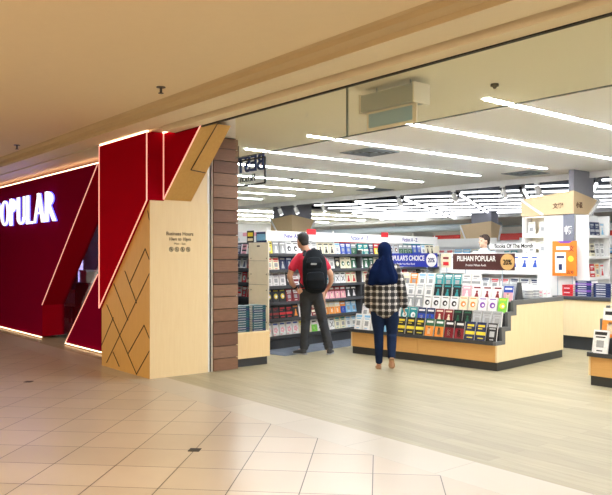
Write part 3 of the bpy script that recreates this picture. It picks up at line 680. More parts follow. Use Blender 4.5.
q = MB()
for k in range(5): q.cyl((-.0205, .04 + .0, .42 + .24 * k), (-.0215, .04, .42 + .24 * k), .009, M_dark, n=10); q.cyl((-.0205, .37, .42 + .24 * k), (-.0215, .37, .42 + .24 * k), .009, M_dark, n=10)
q.box(-.0212, -.0202, .03, .42, .98, .984, M_edge); q.box(-.0212, -.0202, .03, .42, 1.34, 1.344, M_edge); q.box(-.0225, -.0202, .18, .24, 1.555, 1.575, M_dark)
q.build('end_panel_fittings', bc)
# carpet strip in front of it
m = MB()
cp = [B @ Vector(p) for p in ((-.3, -.6, 0), (-.3, 0.0, 0), (5.4, 0.0, 0), (5.4, -.6, 0))]
m.prism([(p.x, p.y, 0) for p in cp], (0, 0, .004), M_carpet); struct(m.build('floor'))

# left small bookcase C
b2, B2 = shelfunit('bookcase', 'dark shelved bookcase seen between the plank pier and the cream end panel', (-11.3, 6.95), 0, 1.75, LV, D=.3, top=1.66, header=(1.66, 1.84), back=M_dark, shelfm=M_dark, frame=M_dark)
q = MB(); q.box(1.0, 1.75, .03, .038, 1.76, 1.82, pm('pink')); q.build('header_band', b2)
text('Fiction', .1, 'lettering', b2, (.75, .038, 1.68), RF, pm('teal'), .001)
C2 = [[('cream', 'grey', 'title', 2), ('navy', 'white', 'title', 1)], [('teal', 'white', 'title', 2), ('grey', 'white', 'band', 2)], [('white', 'red', 'band', 1), ('red', 'white', 'title', 2), ('teal', 'white', 'title', 1)], [('white', 'black', 'title', 1), ('red', 'white', 'circle', 1), ('cream', 'navy', 'band', 1)], [('white', 'navy', 'figure', 2), ('dark red', 'red', 'title', 2)], [('navy', 'silver', 'title', 1), ('pink', 'black', 'band', 1), ('black', 'silver', 'picture', 2)]]
for i, z in enumerate(LV):
    if i < 2: continue
    rowfill(B2, .72, 1.72, .10, z + .002, C2[i], tn[i] + ', bookcase beside plank pier', 'books on the bookcase beside the plank pier', w=.14, h=.19, t=.025, tilt=R(8))
# posters on top near New Arrival
q = MB(); q.box(-.09, .09, 0, .008, 0, .19, pm('black')); q.box(-.07, .07, -.002, 0, .1, .16, pm('yellow')); q.box(-.07, .07, -.002, 0, .03, .07, pm('cream'))
tag(q.build('price_card', loc=(-9.12, 6.32, 1.62)), 'black and yellow card on top of the cream end panel', 'card')
q = MB(); q.box(-.13, .13, 0, .008, 0, .16, pm('navy')); q.box(-.11, .11, -.002, 0, .03, .13, pm('sky blue'))
tag(q.build('price_card', loc=(-8.80, 6.30, 1.62)), 'blue picture card on top of the cream end panel', 'card')

# low cabinet with teal book stacks
cb = thing('low_cabinet', 'low pale wood cabinet with black base beside the plank pier', 'cabinet', (-7.75, 5.25, 0))
q = MB(); q.box(-.25, .20, -.26, .25, 0, .105, M_kick); q.build('kickboard', cb)
q = MB(); q.box(-.25, .22, -.27, .28, .105, .42, M_oak); q.build('body', cb)
q = MB(); q.box(-.26, .225, -.275, .285, .42, .44, M_oaklite); q.build('top_board', cb)
for j, y in enumerate((5.11, 5.37)):
    for k in range(11):
        q = MB(); w, d_, t_ = .21, .2, .0305; c1 = ('dark teal', 'navy', 'dark teal', 'dark teal')[(k + j) % 4]
        q.box(-d_, 0, -w / 2, w / 2, 0, .002, pm(c1)); q.box(-d_, 0, -w / 2, w / 2, t_ - .0035, t_ - .001, pm(c1)); q.box(-.003, 0, -w / 2, w / 2, 0, t_ - .001, pm(c1)); q.box(-d_ + .004, -.003, -w / 2 + .003, w / 2 - .003, .002, t_ - .003, PAGES)
        q.box(0, .001, -w * .4, w * .25, t_ * .35, t_ * .6, pm('silver'))
        o = q.build('book'); me_ = o.data; bpy.data.objects.remove(o)
        BOOKS.append((Fm(-7.545, y, ((k * 31 + j) % 5 - 2) * .01, .44 + k * t_), me_, f'{c1} book lying flat, {nth(k)} from bottom, {"left" if j == 0 else "right"} stack on low cabinet', 'book stacks on the low cabinet', .2))

# ---- books of the month unit and far fixtures
LW = [.25, .55, .85, 1.15]
u, U = shelfunit('bookcase', 'white bookcase headed Books Of The Month behind the brown sign', (-8.35, 9.95), 0, 1.93, LW + [1.2], D=.26, top=1.47, kick=.1)
q = MB(); q.box(1.0, 1.95, .04, .06, 1.53, 1.62, M_white); q.build('header', u)
text('Books Of The Month', .095, 'lettering', u, (1.47, .038, 1.55), RF, M_black, .001, sx=.9, bold=.002)
UD = [[('white', 'sky blue', 'title', 3), ('cream', 'grey', 'band', 2)], [('white', 'red', 'title', 2), ('white', 'navy', 'title', 3)], [('white', 'silver', 'title', 2), ('sky blue', 'white', 'figure', 2), ('white', 'royal blue', 'figure', 8)]]
rowfill(U, .03, 1.92, .10, .852, UD[1], 'middle shelf under Books Of The Month', 'books on the Books Of The Month bookcase', w=.17, h=.2, t=.03, tilt=R(8))
rowfill(U, .03, 1.92, .10, 1.202, UD[2], 'top shelf under Books Of The Month', 'books on the Books Of The Month bookcase', w=.16, h=.23, t=.03, tilt=R(8), gap=.03)
# tower to the left of hooded column
u, U = shelfunit('bookcase', 'tall bright cream bookcase under the wooden column hood', (-7.44, 11.10), 0, .42, [.3, .7, 1.1, 1.45, 1.8], D=.3, top=2.12, kick=.1, frame=M_white, back=mat('lit back panel', (.9, .85, .7), .5), end_mat=M_white)
for i, z in enumerate((1.102, 1.452, 1.802)):
    q = MB(); q.box(.02, .40, .04, .06, z + .30, z + .31, mat('shelf light', (1, 1, 1), emit=1.5, ecol=(1, .93, .8))); q.build('shelf_light', u)
    rowfill(U, .03, .40, .12, z, [('white', 'cream', 'title', 2), ('cream', 'silver', 'band', 1)], f'{("third", "fourth", "top")[i]} shelf of cream column bookcase', 'books on the cream column bookcase', w=.14, h=.24, t=.03, tilt=R(6))
u, U = shelfunit('bookcase', 'narrow white bookcase on the right face of the hooded column', (-6.18, 11.1), R(90), .66, [.3, .7, 1.05, 1.4, 1.75], D=.22, top=2.10, kick=.1)
for i, z in enumerate((1.052, 1.402, 1.752)):
    rowfill(U, .02, .64, .10, z, [[('white', 'grey', 'title', 1), ('red', 'white', 'band', 1), ('cream', 'orange', 'title', 1), ('white', 'red', 'figure', 1)], [('cream', 'black', 'band', 2), ('white', 'grey', 'title', 2)], [('sky blue', 'white', 'picture', 1), ('navy', 'silver', 'band', 2), ('white', 'sky blue', 'figure', 1)]][i], f'{("third", "fourth", "top")[i]} shelf, right face of hooded column', 'books on the right face of the hooded column', w=.14, h=.24, t=.03, tilt=R(6))
# right side bookcase
u, U = shelfunit('bookcase', 'cream bookcase full of mixed books at the right edge', (-6.0, 12.2), 0, 2.6, [.3, .65, 1.0, 1.3, 1.6, 1.9], D=.32, top=2.15, kick=.1, back=mat('cream back', (.8, .72, .55), .6))
for i, z in enumerate((1.002, 1.302, 1.602, 1.902)):
    des = [[('red', 'white', 'band', 1), ('cream', 'brown', 'title', 1), ('brown', 'cream', 'picture', 1), ('white', 'grey', 'title', 2)], [('red', 'yellow', 'picture', 1), ('white', 'black', 'title', 2), ('silver', 'black', 'figure', 1)], [('silver', 'black', 'picture', 2), ('white', 'red', 'band', 2), ('cream', 'black', 'title', 1)], [('sky blue', 'navy', 'picture', 2), ('white', 'silver', 'title', 2)]][i]
    rowfill(U, .03, 1.6, .12, z, des, f'{("third", "fourth", "fifth", "top")[i]} shelf, bookcase at right edge', 'books on the bookcase at the right edge', w=.15, h=.22, t=.03, tilt=R(6))
for i, (x, y, z) in enumerate(((-5.1, 11.95, 1.86), (-4.6, 11.9, 1.93))):
    q = MB(); q.box(-.2, .2, 0, .01, 0, .08, pm('red')); q.box(-.15, .15, -.001, 0, .03, .05, pm('pink')); q.box(-.18, .18, .01, .26, .0, .01, M_white)
    tag(q.build('shelf_label', loc=(x, y, z)), 'red shelf label strip at the right edge bookcase, %s' % ('lower left one' if i == 0 else 'upper right one'), 'label')
# far bookcases
for i, (x, y, W, rz) in enumerate(((-13.5, 14.2, 3.2, 0), (-9.9, 14.6, 2.6, 0), (-17.5, 10.4, 3.4, R(10)), (-16, 17.5, 4.5, 0), (-10.6, 18.0, 5.5, 0), (-22, 14.0, 4.2, 0))):
    where = ['behind the woman', 'behind the far man', 'at far left beyond the sign', 'in the far left aisle', 'in the far centre aisle', 'farthest left'][i]
    u, U = shelfunit('bookcase', 'white distant bookcase ' + where, (x, y), rz, W, [.3, .65, 1.0, 1.35], D=.35, top=1.66, header=(1.66, 1.86), kick=.1)
    q = MB(); q.box(.2, W * .4, .03, .04, 1.72, 1.80, pm('red' if i % 2 else 'teal')); q.build('header_band', u)
    rowfill(U, .03, W, .12, 1.352, [('white', 'teal', 'title', 3), ('teal', 'white', 'band', 2), ('white', 'red', 'title', 2), ('sky blue', 'navy', 'picture', 2), ('cream', 'grey', 'title', 3)], 'top shelf of bookcase ' + where, 'books on the distant bookcases', w=.22, h=.24, t=.03, tilt=R(6), gap=.03)
column(-14.75, -13.55, 18.5, 19.0, 'square column with pale wooden hood behind the far man', zbot=1.45, sw=.8)
column(-16.9, -15.9, 12.45, 13.3, 'square column with pale wooden hood above the New Arrival header, left side', ztop=2.60, zbot=1.95, sw=.95)

# ------------------------------------------------------------------ people
def tubeb(bm, pts, rad, side=(1, 0, 0), n=16):
    pts = [Vector(p) for p in pts]; rad = [(r, r) if not isinstance(r, tuple) else r for r in rad]
    t0 = (pts[0] - pts[1]).normalized(); t1 = (pts[-1] - pts[-2]).normalized()
    P, Q = [], []
    for k in (0.12, .55, .87):
        r = rad[0]; m_ = min(r); a = math.acos(k); P.append(pts[0] + t0 * m_ * math.sin(a) * .8); Q.append((r[0] * k, r[1] * k))
    P += pts; Q += rad
    for k in (.87, .55, .12):
        r = rad[-1]; m_ = min(r); a = math.acos(k); P.append(pts[-1] + t1 * m_ * math.sin(a) * .8); Q.append((r[0] * k, r[1] * k))
    rings = []
    for i, p in enumerate(P):
        t = (P[min(i + 1, len(P) - 1)] - P[max(i - 1, 0)]).normalized()
        s = Vector(side); s = (s - t * s.dot(t))
        if s.length < .05: s = Vector((0, 1, 0)) - t * t.y
        s.normalize(); u = t.cross(s)
        rings.append([bm.verts.new(p + s * Q[i][0] * math.cos(2 * math.pi * k / n) + u * Q[i][1] * math.sin(2 * math.pi * k / n)) for k in range(n)])
    for a, b_ in zip(rings, rings[1:]):
        for k in range(n): bm.faces.new((a[k], a[(k + 1) % n], b_[(k + 1) % n], b_[k]))
    bm.faces.new(list(reversed(rings[0]))); bm.faces.new(rings[-1])
def fuse(bm, name, m_, parent, voxel=.011, smooth=3):
    bmesh.ops.recalc_face_normals(bm, faces=bm.faces)
    me = bpy.data.meshes.new(name); bm.to_mesh(me); bm.free()
    o = bpy.data.objects.new(name, me); C.objects.link(o)
    r = o.modifiers.new('r', 'REMESH'); r.mode = 'VOXEL'; r.voxel_size = voxel; r.use_smooth_shade = True
    s = o.modifiers.new('s', 'SMOOTH'); s.iterations = smooth; s.factor = .5
    bpy.context.view_layer.update()
    me2 = bpy.data.meshes.new_from_object(o.evaluated_get(bpy.context.evaluated_depsgraph_get()))
    bpy.data.objects.remove(o); me2.materials.clear(); me2.materials.append(m_)
    for p in me2.polygons: p.use_smooth = True
    o = bpy.data.objects.new(name, me2); C.objects.link(o); o.parent = parent
    return o
def ell(bm, c, r, n=20):
    res = bmesh.ops.create_uvsphere(bm, u_segments=n, v_segments=n // 2 + 2, radius=1)
    for v in res['verts']: v.co = Vector(c) + Vector((v.co.x * r[0], v.co.y * r[1], v.co.z * r[2]))
def hand(bm, wrist, dirv, side, s=1.0, curl=.5):
    """palm plus four fingers and thumb; dirv = pointing direction, side = towards the thumb"""
    w = Vector(wrist); d_ = Vector(dirv).normalized(); sd = Vector(side); sd = (sd - d_ * sd.dot(d_)).normalized(); nrm = d_.cross(sd)
    tubeb(bm, [w, w + d_ * .05 * s, w + d_ * .085 * s], [(.026 * s, .018 * s), (.038 * s, .015 * s), (.036 * s, .013 * s)], side=sd, n=10)
    for k, L_ in enumerate((.072, .080, .074, .058)):
        o = w + d_ * .080 * s + sd * (.028 - .019 * k) * s
        p1 = o + d_ * L_ * .5 * s + nrm * .1 * L_ * s; p2 = p1 + (d_ * (1 - curl) + nrm * curl).normalized() * L_ * .5 * s
        tubeb(bm, [o, p1, p2], [.0095 * s, .009 * s, .0075 * s], n=8)
    o = w + d_ * .02 * s + sd * .026 * s
    tubeb(bm, [o, o + (d_ + sd * .8).normalized() * .04 * s, o + (d_ + sd * .45).normalized() * .075 * s], [.013 * s, .011 * s, .009 * s], n=8)
SKIN = mat('skin', (.55, .30, .19), .5, vary=.04)
def head(bm, c, yaw, s=1.0, lean=0):
    """skull, jaw, nose, lips, brow, ears; facing +y rotated by yaw"""
    Rm = Matrix.Rotation(yaw, 3, 'Z'); c = Vector(c)
    b2 = bmesh.new()
    ell(b2, (0, -.012, .02), (.075, .092, .095)); ell(b2, (0, .03, -.045), (.055, .058, .068))
    ell(b2, (0, .098, -.02), (.011, .018, .022), 10); ell(b2, (0, .085, -.062), (.022, .012, .009), 10); ell(b2, (0, .075, -.098), (.02, .015, .014), 10)
    for sx in (-1, 1): ell(b2, (sx * .077, -.005, -.015), (.009, .02, .032), 10); ell(b2, (sx * .03, .072, .02), (.02, .012, .006), 10)
    tmp = bpy.data.meshes.new('t')
    for v in b2.verts: v.co = c + Rm @ (v.co * s)
    b2.to_mesh(tmp); b2.free(); bm.from_mesh(tmp); bpy.data.meshes.remove(tmp)
def eyes(c, yaw, s, parent):
    Rm = Matrix.Rotation(yaw, 3, 'Z')
    for sx in (-1, 1):
        q = bmesh.new(); p = Vector(c) + Rm @ (Vector((sx * .030, .078, .002)) * s); ell(q, p, (.012 * s, .008 * s, .007 * s), 12)
        me = bpy.data.meshes.new('eye'); q.to_mesh(me); q.free(); me.materials.append(mat('eye dark', (.05, .03, .02), .2)); o = bpy.data.objects.new('eye', me); C.objects.link(o); o.parent = parent
def hair(c, yaw, s, parent, m_):
    Rm = Matrix.Rotation(yaw, 3, 'Z'); bm = bmesh.new()
    ell(bm, (0, -.024, .034), (.083, .093, .092)); ell(bm, (0, -.062, -.02), (.066, .046, .062)); ell(bm, (0, .055, .085), (.055, .035, .025), 12)
    rr = random.Random(4)
    for k in range(26):
        an = rr.uniform(0, 6.28); el = rr.uniform(.3, 1.4); ell(bm, (.07 * math.cos(an) * math.cos(el), -.02 + .078 * math.sin(an) * math.cos(el), .045 + .075 * math.sin(el)), (.018, .018, .014), 8)
    for v in bm.verts: v.co = Vector(c) + Rm @ (v.co * s)
    return fuse(bm, 'hair', m_, parent, .009, 2)
def shoe(name, heel, toe, parent, upper, sole, h=.09, w=.045, bare=False):
    heel, toe = Vector(heel), Vector(toe); d_ = toe - heel; n = d_.normalized(); up = Vector((0, 0, 1)); up = (up - n * up.dot(n)).normalized(); sd = n.cross(up)
    bm = bmesh.new()
    k = .55 if bare else 1
    tubeb(bm, [heel + n * .04 + up * .035 * k, heel + d_ * .4 + up * .038 * k, heel + d_ * .72 + up * .028 * k, toe - n * .03 + up * .022], [(w * .8, .034 * k), (w * .9, .036 * k), (w * 1.08, .027 * k), (w * .8, .02)], side=sd, n=14)
    if not bare: tubeb(bm, [heel + n * .05 + up * .04, heel + n * .055 + up * .085], [(.038, .043), (.036, .042)], side=sd, n=12)
    o = fuse(bm, name, upper, parent, .008, 2)
    q = MB(); P_ = []
    for t, ww in ((0, .55), (.08, .82), (.35, .8), (.68, 1.1), (.9, .9), (1, .45)): P_.append((t, ww * w))
    pts = [heel + d_ * t + sd * ww for t, ww in P_] + [heel + d_ * t - sd * ww for t, ww in reversed(P_)]
    q.prism(pts, up * .016, sole); q.build('sole', o)
    return o
def frame_at(x, y): return math.atan2(y, x) - math.pi / 2

# man with the backpack
mx_, my_ = -7.87, 6.60
man = thing('person', 'person in red T-shirt and dark jeans, seen from behind, facing the long bookcase', 'person', (mx_, my_, 0), frame_at(mx_, my_))
hc = (-.195, .045, 1.635)
def man_body(parent):
    bm = bmesh.new()
    tubeb(bm, [(-.06, 0, .86), (-.06, 0, .95), (-.06, 0, 1.08), (-.08, 0, 1.25), (-.095, 0, 1.40), (-.10, .005, 1.455)], [(.15, .10), (.165, .11), (.14, .10), (.165, .11), (.17, .10), (.09, .07)])
    tubeb(bm, [(-.11, 0, 1.43), (-.15, .015, 1.53), (-.185, .03, 1.60)], [.065, .055, .055])
    head(bm, hc, R(35))
    tubeb(bm, [(-.16, 0, .92), (-.15, .01, .50), (-.17, -.01, .10)], [.09, .06, .04]); tubeb(bm, [(.04, 0, .92), (.10, .02, .50), (.19, .0, .10)], [.09, .06, .04])
    tubeb(bm, [(-.17, -.03, .05), (-.24, .05, .04)], [.04, .03]); tubeb(bm, [(.19, -.03, .05), (.21, .10, .04)], [.04, .03])
    tubeb(bm, [(-.245, 0, 1.405), (-.33, -.02, 1.26), (-.375, -.03, 1.12)], [.055, .047, .040]); tubeb(bm, [(-.375, -.03, 1.12), (-.345, .03, 1.02), (-.275, .10, .93)], [.040, .040, .026])
    tubeb(bm, [(.06, 0, 1.405), (.15, -.01, 1.27), (.215, -.03, 1.15)], [.055, .047, .040]); tubeb(bm, [(.215, -.03, 1.15), (.225, .02, 1.05), (.185, .09, .95)], [.040, .038, .026])
    hand(bm, (-.275, .10, .93), (.55, .25, -.75), (.3, .8, .3)); hand(bm, (.185, .09, .95), (-.5, .3, -.75), (-.3, .8, .3))
    return fuse(bm, 'body', SKIN, parent, .0085, 2)
man_body(man); eyes(hc, R(35), 1, man)
hair(hc, R(35), 1, man, mat('black hair', (.015, .012, .011), .6))
bm = bmesh.new()
tubeb(bm, [(-.06, 0, .93), (-.06, 0, 1.0), (-.06, 0, 1.10), (-.08, 0, 1.25), (-.095, 0, 1.38), (-.10, .0, 1.45)], [(.175, .12), (.172, .122), (.158, .118), (.18, .125), (.185, .115), (.10, .08)], n=24)
tubeb(bm, [(-.22, 0, 1.40), (-.30, -.015, 1.31), (-.338, -.022, 1.235)], [.07, .066, .064]); tubeb(bm, [(.04, 0, 1.40), (.115, -.01, 1.32), (.165, -.018, 1.24)], [.07, .066, .062])
fuse(bm, 't_shirt', mat('red T-shirt cotton', (.50, .010, .04), .8, vary=.1), man, .011, 3)
bm = bmesh.new()
tubeb(bm, [(-.06, 0, .985), (-.06, 0, .93), (-.06, 0, .85)], [(.168, .115), (.178, .122), (.172, .12)], n=24)
tubeb(bm, [(-.145, 0, .87), (-.145, .0, .72), (-.145, .02, .50), (-.155, 0, .30), (-.168, -.01, .10)], [(.095, .108), (.088, .098), (.072, .078), (.066, .068), (.066, .070)])
tubeb(bm, [(.025, 0, .87), (.05, .005, .72), (.095, .025, .50), (.145, .01, .30), (.19, 0, .10)], [(.095, .108), (.088, .098), (.072, .078), (.066, .068), (.066, .070)])
for k, z in enumerate((.14, .19, .25, .47, .52)):     # folds
    tubeb(bm, [(-.23 + .005 * k, -.02, z), (-.15, -.068, z + .015), (-.09, -.03, z - .01)], [.008, .010, .008], n=8); tubeb(bm, [(.10 + .0 * k, -.03, z), (.16 - z * .15 + .02, -.062, z + .015)], [.008, .010], n=8)
fuse(bm, 'jeans', mat('charcoal jeans', (.028, .031, .038), .85, vary=.35), man, .011, 2)
SH = mat('dark shoe', (.03, .032, .038), .6)
shoe('shoe', (-.135, -.07, .0), (-.33, .09, 0), man, SH, mat('grey rubber sole', (.30, .31, .33), .7)); shoe('shoe', (.185, -.09, 0), (.235, .18, 0), man, SH, mat('grey rubber sole', (.3, .31, .33), .7))
# watch
q = MB(); q.cyl((-.292, .083, .955), (-.306, .068, .975), .036, M_black); q.build('watch', man)
# backpack (its own thing, same frame)
bp = thing('backpack', 'black backpack worn by the person in the red T-shirt', 'backpack', (mx_ + .02, my_ + .025, .915), frame_at(mx_, my_))
M_bp = mat('black backpack nylon', (.0035, .006, .010), .7, spec=.2, vary=.5)
bm = bmesh.new()
tubeb(bm, [(-.04, -.20, .03), (-.04, -.215, .12), (-.045, -.22, .30), (-.055, -.20, .45), (-.065, -.185, .55)], [(.15, .085), (.175, .105), (.178, .105), (.165, .09), (.11, .06)], n=24)
fuse(bm, 'main_bag', M_bp, bp, .012, 3)
bm = bmesh.new(); tubeb(bm, [(-.035, -.315, .05), (-.035, -.33, .16), (-.04, -.315, .26)], [(.12, .028), (.135, .035), (.12, .026)], n=20); fuse(bm, 'front_pocket', M_bp, bp, .010, 2)
bm = bmesh.new(); tubeb(bm, [(-.055, -.30, .33), (-.055, -.305, .40), (-.06, -.28, .47)], [(.11, .02), (.12, .028), (.09, .02)], n=20); o = fuse(bm, 'front_pocket', M_bp, bp, .010, 2)
q = MB(); q.box(-.10, -.02, -.345, -.338, .375, .40, pm('grey')); q.build('logo_patch', o)
for sx in (-1, 1):
    bm = bmesh.new(); cx = -.08 + sx * .11
    tubeb(bm, [(cx, -.15, .50), (cx, -.06, .575), (cx, .05, .565), (cx + sx * .02, .125, .47), (cx + sx * .03, .13, .32), (cx + sx * .06, .0, .12), (cx + sx * .03, -.15, .05)], [(.028, .010)] * 7, side=(1, 0, 0), n=10); fuse(bm, 'shoulder_strap', M_bp, bp, .008, 1)
q = MB(); q.bar((-.09, -.19, .60), (-.04, -.19, .60), .016, M_bp); q.bar((-.09, -.19, .60), (-.1, -.19, .55), .016, M_bp); q.bar((-.04, -.19, .60), (-.03, -.19, .55), .016, M_bp); q.build('handle', bp)

# woman with hijab
wx_, wy_ = -6.27, 6.38
wo = thing('person', 'person in navy headscarf, black and white plaid shirt and jeans, walking away', 'person', (wx_, wy_, 0), frame_at(wx_, wy_))
hc = (.0, .02, 1.475)
bm = bmesh.new()
tubeb(bm, [(0, 0, .76), (0, 0, .84), (0, 0, .97), (0, 0, 1.10), (0, 0, 1.25), (0, 0, 1.31)], [(.145, .10), (.155, .11), (.12, .09), (.135, .10), (.15, .09), (.08, .06)])
tubeb(bm, [(0, 0, 1.30), (0, .01, 1.40)], [.05, .048]); head(bm, hc, R(-12), .93)
tubeb(bm, [(-.075, 0, .78), (-.07, .02, .43), (-.07, .03, .09)], [.085, .055, .036]); tubeb(bm, [(.075, 0, .78), (.085, .04, .43), (.085, -.09, .16)], [.085, .055, .036])
tubeb(bm, [(-.07, .03, .06), (-.075, .10, .03)], [.032, .026]); tubeb(bm, [(.085, -.10, .13), (.088, -.02, .05)], [.034, .028])
tubeb(bm, [(-.14, 0, 1.26), (-.185, -.02, 1.02), (-.185, .02, .81)], [.045, .036, .024]); tubeb(bm, [(.14, 0, 1.26), (.195, -.02, 1.02), (.235, .03, .81)], [.045, .036, .024])
hand(bm, (-.185, .02, .81), (.0, .15, -1), (.2, 1, 0), .9, .35); hand(bm, (.235, .03, .81), (.05, .15, -1), (-.2, 1, 0), .9, .35)
fuse(bm, 'body', SKIN, wo, .0085, 2); eyes(hc, R(-12), .93, wo)
# plaid material
pmn, N, L, b = base('plaid shirt cotton')
tc = N.new('ShaderNodeTexCoord'); sp_ = N.new('ShaderNodeSeparateXYZ'); L.new(tc.outputs['Object'], sp_.inputs[0])
def bands(sock, per, duty, ph=0):
    a = N.new('ShaderNodeMath'); a.operation = 'MULTIPLY_ADD'; a.inputs[1].default_value = 1 / per; a.inputs[2].default_value = 50 + ph; L.new(sock, a.inputs[0])
    f = N.new('ShaderNodeMath'); f.operation = 'FRACT'; L.new(a.outputs[0], f.inputs[0])
    g = N.new('ShaderNodeMath'); g.operation = 'LESS_THAN'; g.inputs[1].default_value = duty; L.new(f.outputs[0], g.inputs[0]); return g.outputs[0]
def mix(fac, a, c2, v1=None, v2=None):
    m_ = N.new('ShaderNodeMixRGB'); L.new(fac, m_.inputs[0])
    if a is not None: L.new(a, m_.inputs[1])
    else: m_.inputs[1].default_value = (*v1, 1)
    m_.inputs[2].default_value = (*c2, 1); return m_
ad = N.new('ShaderNodeMath'); ad.operation = 'ADD'; L.new(bands(sp_.outputs[0], .076, .60), ad.inputs[0]); L.new(bands(sp_.outputs[2], .076, .60), ad.inputs[1])
dv = N.new('ShaderNodeMath'); dv.operation = 'MULTIPLY'; dv.inputs[1].default_value = .5; L.new(ad.outputs[0], dv.inputs[0])
rp = N.new('ShaderNodeValToRGB'); rp.color_ramp.interpolation = 'CONSTANT'
e = rp.color_ramp.elements; e[0].color = (.72, .70, .68, 1); e[1].position = .75; e[1].color = (.010, .010, .013, 1); ee = e.new(.3); ee.color = (.09, .085, .085, 1)
L.new(dv.outputs[0], rp.inputs[0])
m1 = mix(bands(sp_.outputs[0], .076, .07, .26), rp.outputs[0], (.3, .28, .28)); m2 = mix(bands(sp_.outputs[2], .076, .07, .26), m1.outputs[0], (.3, .28, .28))
L.new(m2.outputs[0], b.inputs['Base Color']); b.inputs['Roughness'].default_value = .85
bm = bmesh.new()
tubeb(bm, [(0, 0, .735), (0, 0, .82), (0, 0, .98), (0, 0, 1.12), (0, 0, 1.25), (0, 0, 1.31)], [(.185, .135), (.185, .138), (.165, .125), (.165, .125), (.165, .11), (.09, .07)], n=24)
tubeb(bm, [(-.13, 0, 1.27), (-.175, -.01, 1.15), (-.20, -.02, 1.02), (-.20, .01, .88), (-.195, .015, .80)], [.062, .060, .055, .054, .056]); tubeb(bm, [(.13, 0, 1.27), (.18, -.01, 1.15), (.21, -.02, 1.02), (.235, .015, .88), (.24, .025, .80)], [.062, .060, .055, .054, .056])
fuse(bm, 'plaid_shirt', pmn, wo, .010, 2)
bm = bmesh.new()
tubeb(bm, [(0, 0, .84), (0, 0, .74)], [(.172, .124), (.175, .124)], n=24)
tubeb(bm, [(-.086, 0, .76), (-.082, .01, .60), (-.074, .02, .43), (-.07, .02, .26), (-.07, .03, .09)], [(.092, .11), (.084, .092), (.062, .068), (.056, .060), (.044, .048)])
tubeb(bm, [(.086, 0, .76), (.092, .02, .60), (.090, .04, .43), (.087, -.02, .28), (.085, -.085, .165)], [(.092, .11), (.084, .092), (.064, .070), (.058, .062), (.046, .048)])
fuse(bm, 'jeans', mat('dark blue jeans', (.006, .016, .052), .85, spec=.2, vary=.3), wo, .009, 2)
M_scarf = mat('navy scarf cloth', (.002, .009, .046), .9, spec=.1, vary=.12)
bm = bmesh.new()
ell(bm, (0, .005, 1.485), (.090, .108, .108), 24)
tubeb(bm, [(.005, -.01, 1.46), (.01, -.015, 1.38), (.0, -.02, 1.30), (-.01, -.015, 1.20), (-.01, -.02, 1.13)], [(.088, .095), (.085, .09), (.13, .115), (.185, .145), (.19, .15)], n=28)
tubeb(bm, [(-.08, -.10, 1.36), (-.14, -.13, 1.22), (-.17, -.11, 1.06)], [(.03, .02), (.05, .025), (.045, .02)], n=10); tubeb(bm, [(.03, -.09, 1.42), (.06, -.13, 1.26), (.10, -.14, 1.10)], [(.03, .02), (.04, .025), (.045, .02)], n=10)
tubeb(bm, [(-.02, -.1, 1.40), (-.04, -.14, 1.22), (-.05, -.15, 1.09)], [(.02, .015), (.03, .02), (.03, .018)], n=10)
fuse(bm, 'headscarf', M_scarf, wo, .011, 3)
TAN = mat('tan leather', (.42, .24, .14), .55)
shoe('shoe', (-.07, -.02, 0), (-.08, .20, 0), wo, TAN, mat('tan sole', (.48, .30, .18), .7), w=.036, bare=True)
shoe('shoe', (.087, -.165, .155), (.090, .02, .005), wo, TAN, mat('tan sole', (.48, .3, .18), .7), w=.037, bare=True)

# far man
fx_, fy_ = -8.03, 10.75
fm = thing('person', 'dark haired person in pale shirt standing behind the brown sign, only head in view', 'person', (fx_, fy_, 0), frame_at(fx_, fy_))
hc = (0, 0, 1.69)
bm = bmesh.new()
tubeb(bm, [(0, 0, .88), (0, 0, .97), (0, 0, 1.12), (0, 0, 1.30), (0, 0, 1.46), (0, 0, 1.51)], [(.15, .10), (.165, .11), (.14, .10), (.165, .11), (.17, .10), (.09, .07)])
tubeb(bm, [(0, 0, 1.49), (0, .0, 1.62)], [.055, .052]); head(bm, hc, R(120))
for s_ in (-1, 1):
    tubeb(bm, [(s_ * .09, 0, .93), (s_ * .10, .0, .50), (s_ * .11, 0, .08)], [.09, .06, .04]); tubeb(bm, [(s_ * .11, 0, .05), (s_ * .09, -.1, .04)], [.04, .03])
    tubeb(bm, [(s_ * .17, 0, 1.46), (s_ * .23, 0, 1.18), (s_ * .22, -.06, .96)], [.055, .042, .026]); hand(bm, (s_ * .22, -.06, .96), (0, -.3, -1), (0, -1, 0))
fuse(bm, 'body', mat('light skin', (.68, .42, .30), .5), fm, .009, 2); eyes(hc, R(120), 1, fm)
hair(hc, R(120), 1, fm, mat('dark brown hair', (.04, .02, .013), .6))
bm = bmesh.new()
tubeb(bm, [(0, 0, .90), (0, 0, 1.0), (0, 0, 1.12), (0, 0, 1.30), (0, 0, 1.44), (0, 0, 1.51)], [(.18, .125), (.175, .125), (.16, .12), (.18, .125), (.185, .115), (.10, .08)], n=24)
for s_ in (-1, 1): tubeb(bm, [(s_ * .15, 0, 1.46), (s_ * .20, 0, 1.33), (s_ * .215, 0, 1.24)], [.07, .064, .06])
fuse(bm, 'shirt', mat('pale blue shirt', (.55, .66, .78), .8), fm, .012, 2)
bm = bmesh.new(); tubeb(bm, [(0, 0, .96), (0, 0, .88)], [(.17, .118), (.17, .118)], n=20)
for s_ in (-1, 1): tubeb(bm, [(s_ * .085, 0, .88), (s_ * .10, 0, .50), (s_ * .11, 0, .09)], [.098, .075, .062])
fuse(bm, 'trousers', M_dark, fm, .012, 2)
for s_ in (-1, 1): shoe('shoe', (s_ * .11, .06, 0), (s_ * .10, -.20, 0), fm, SH, M_black)

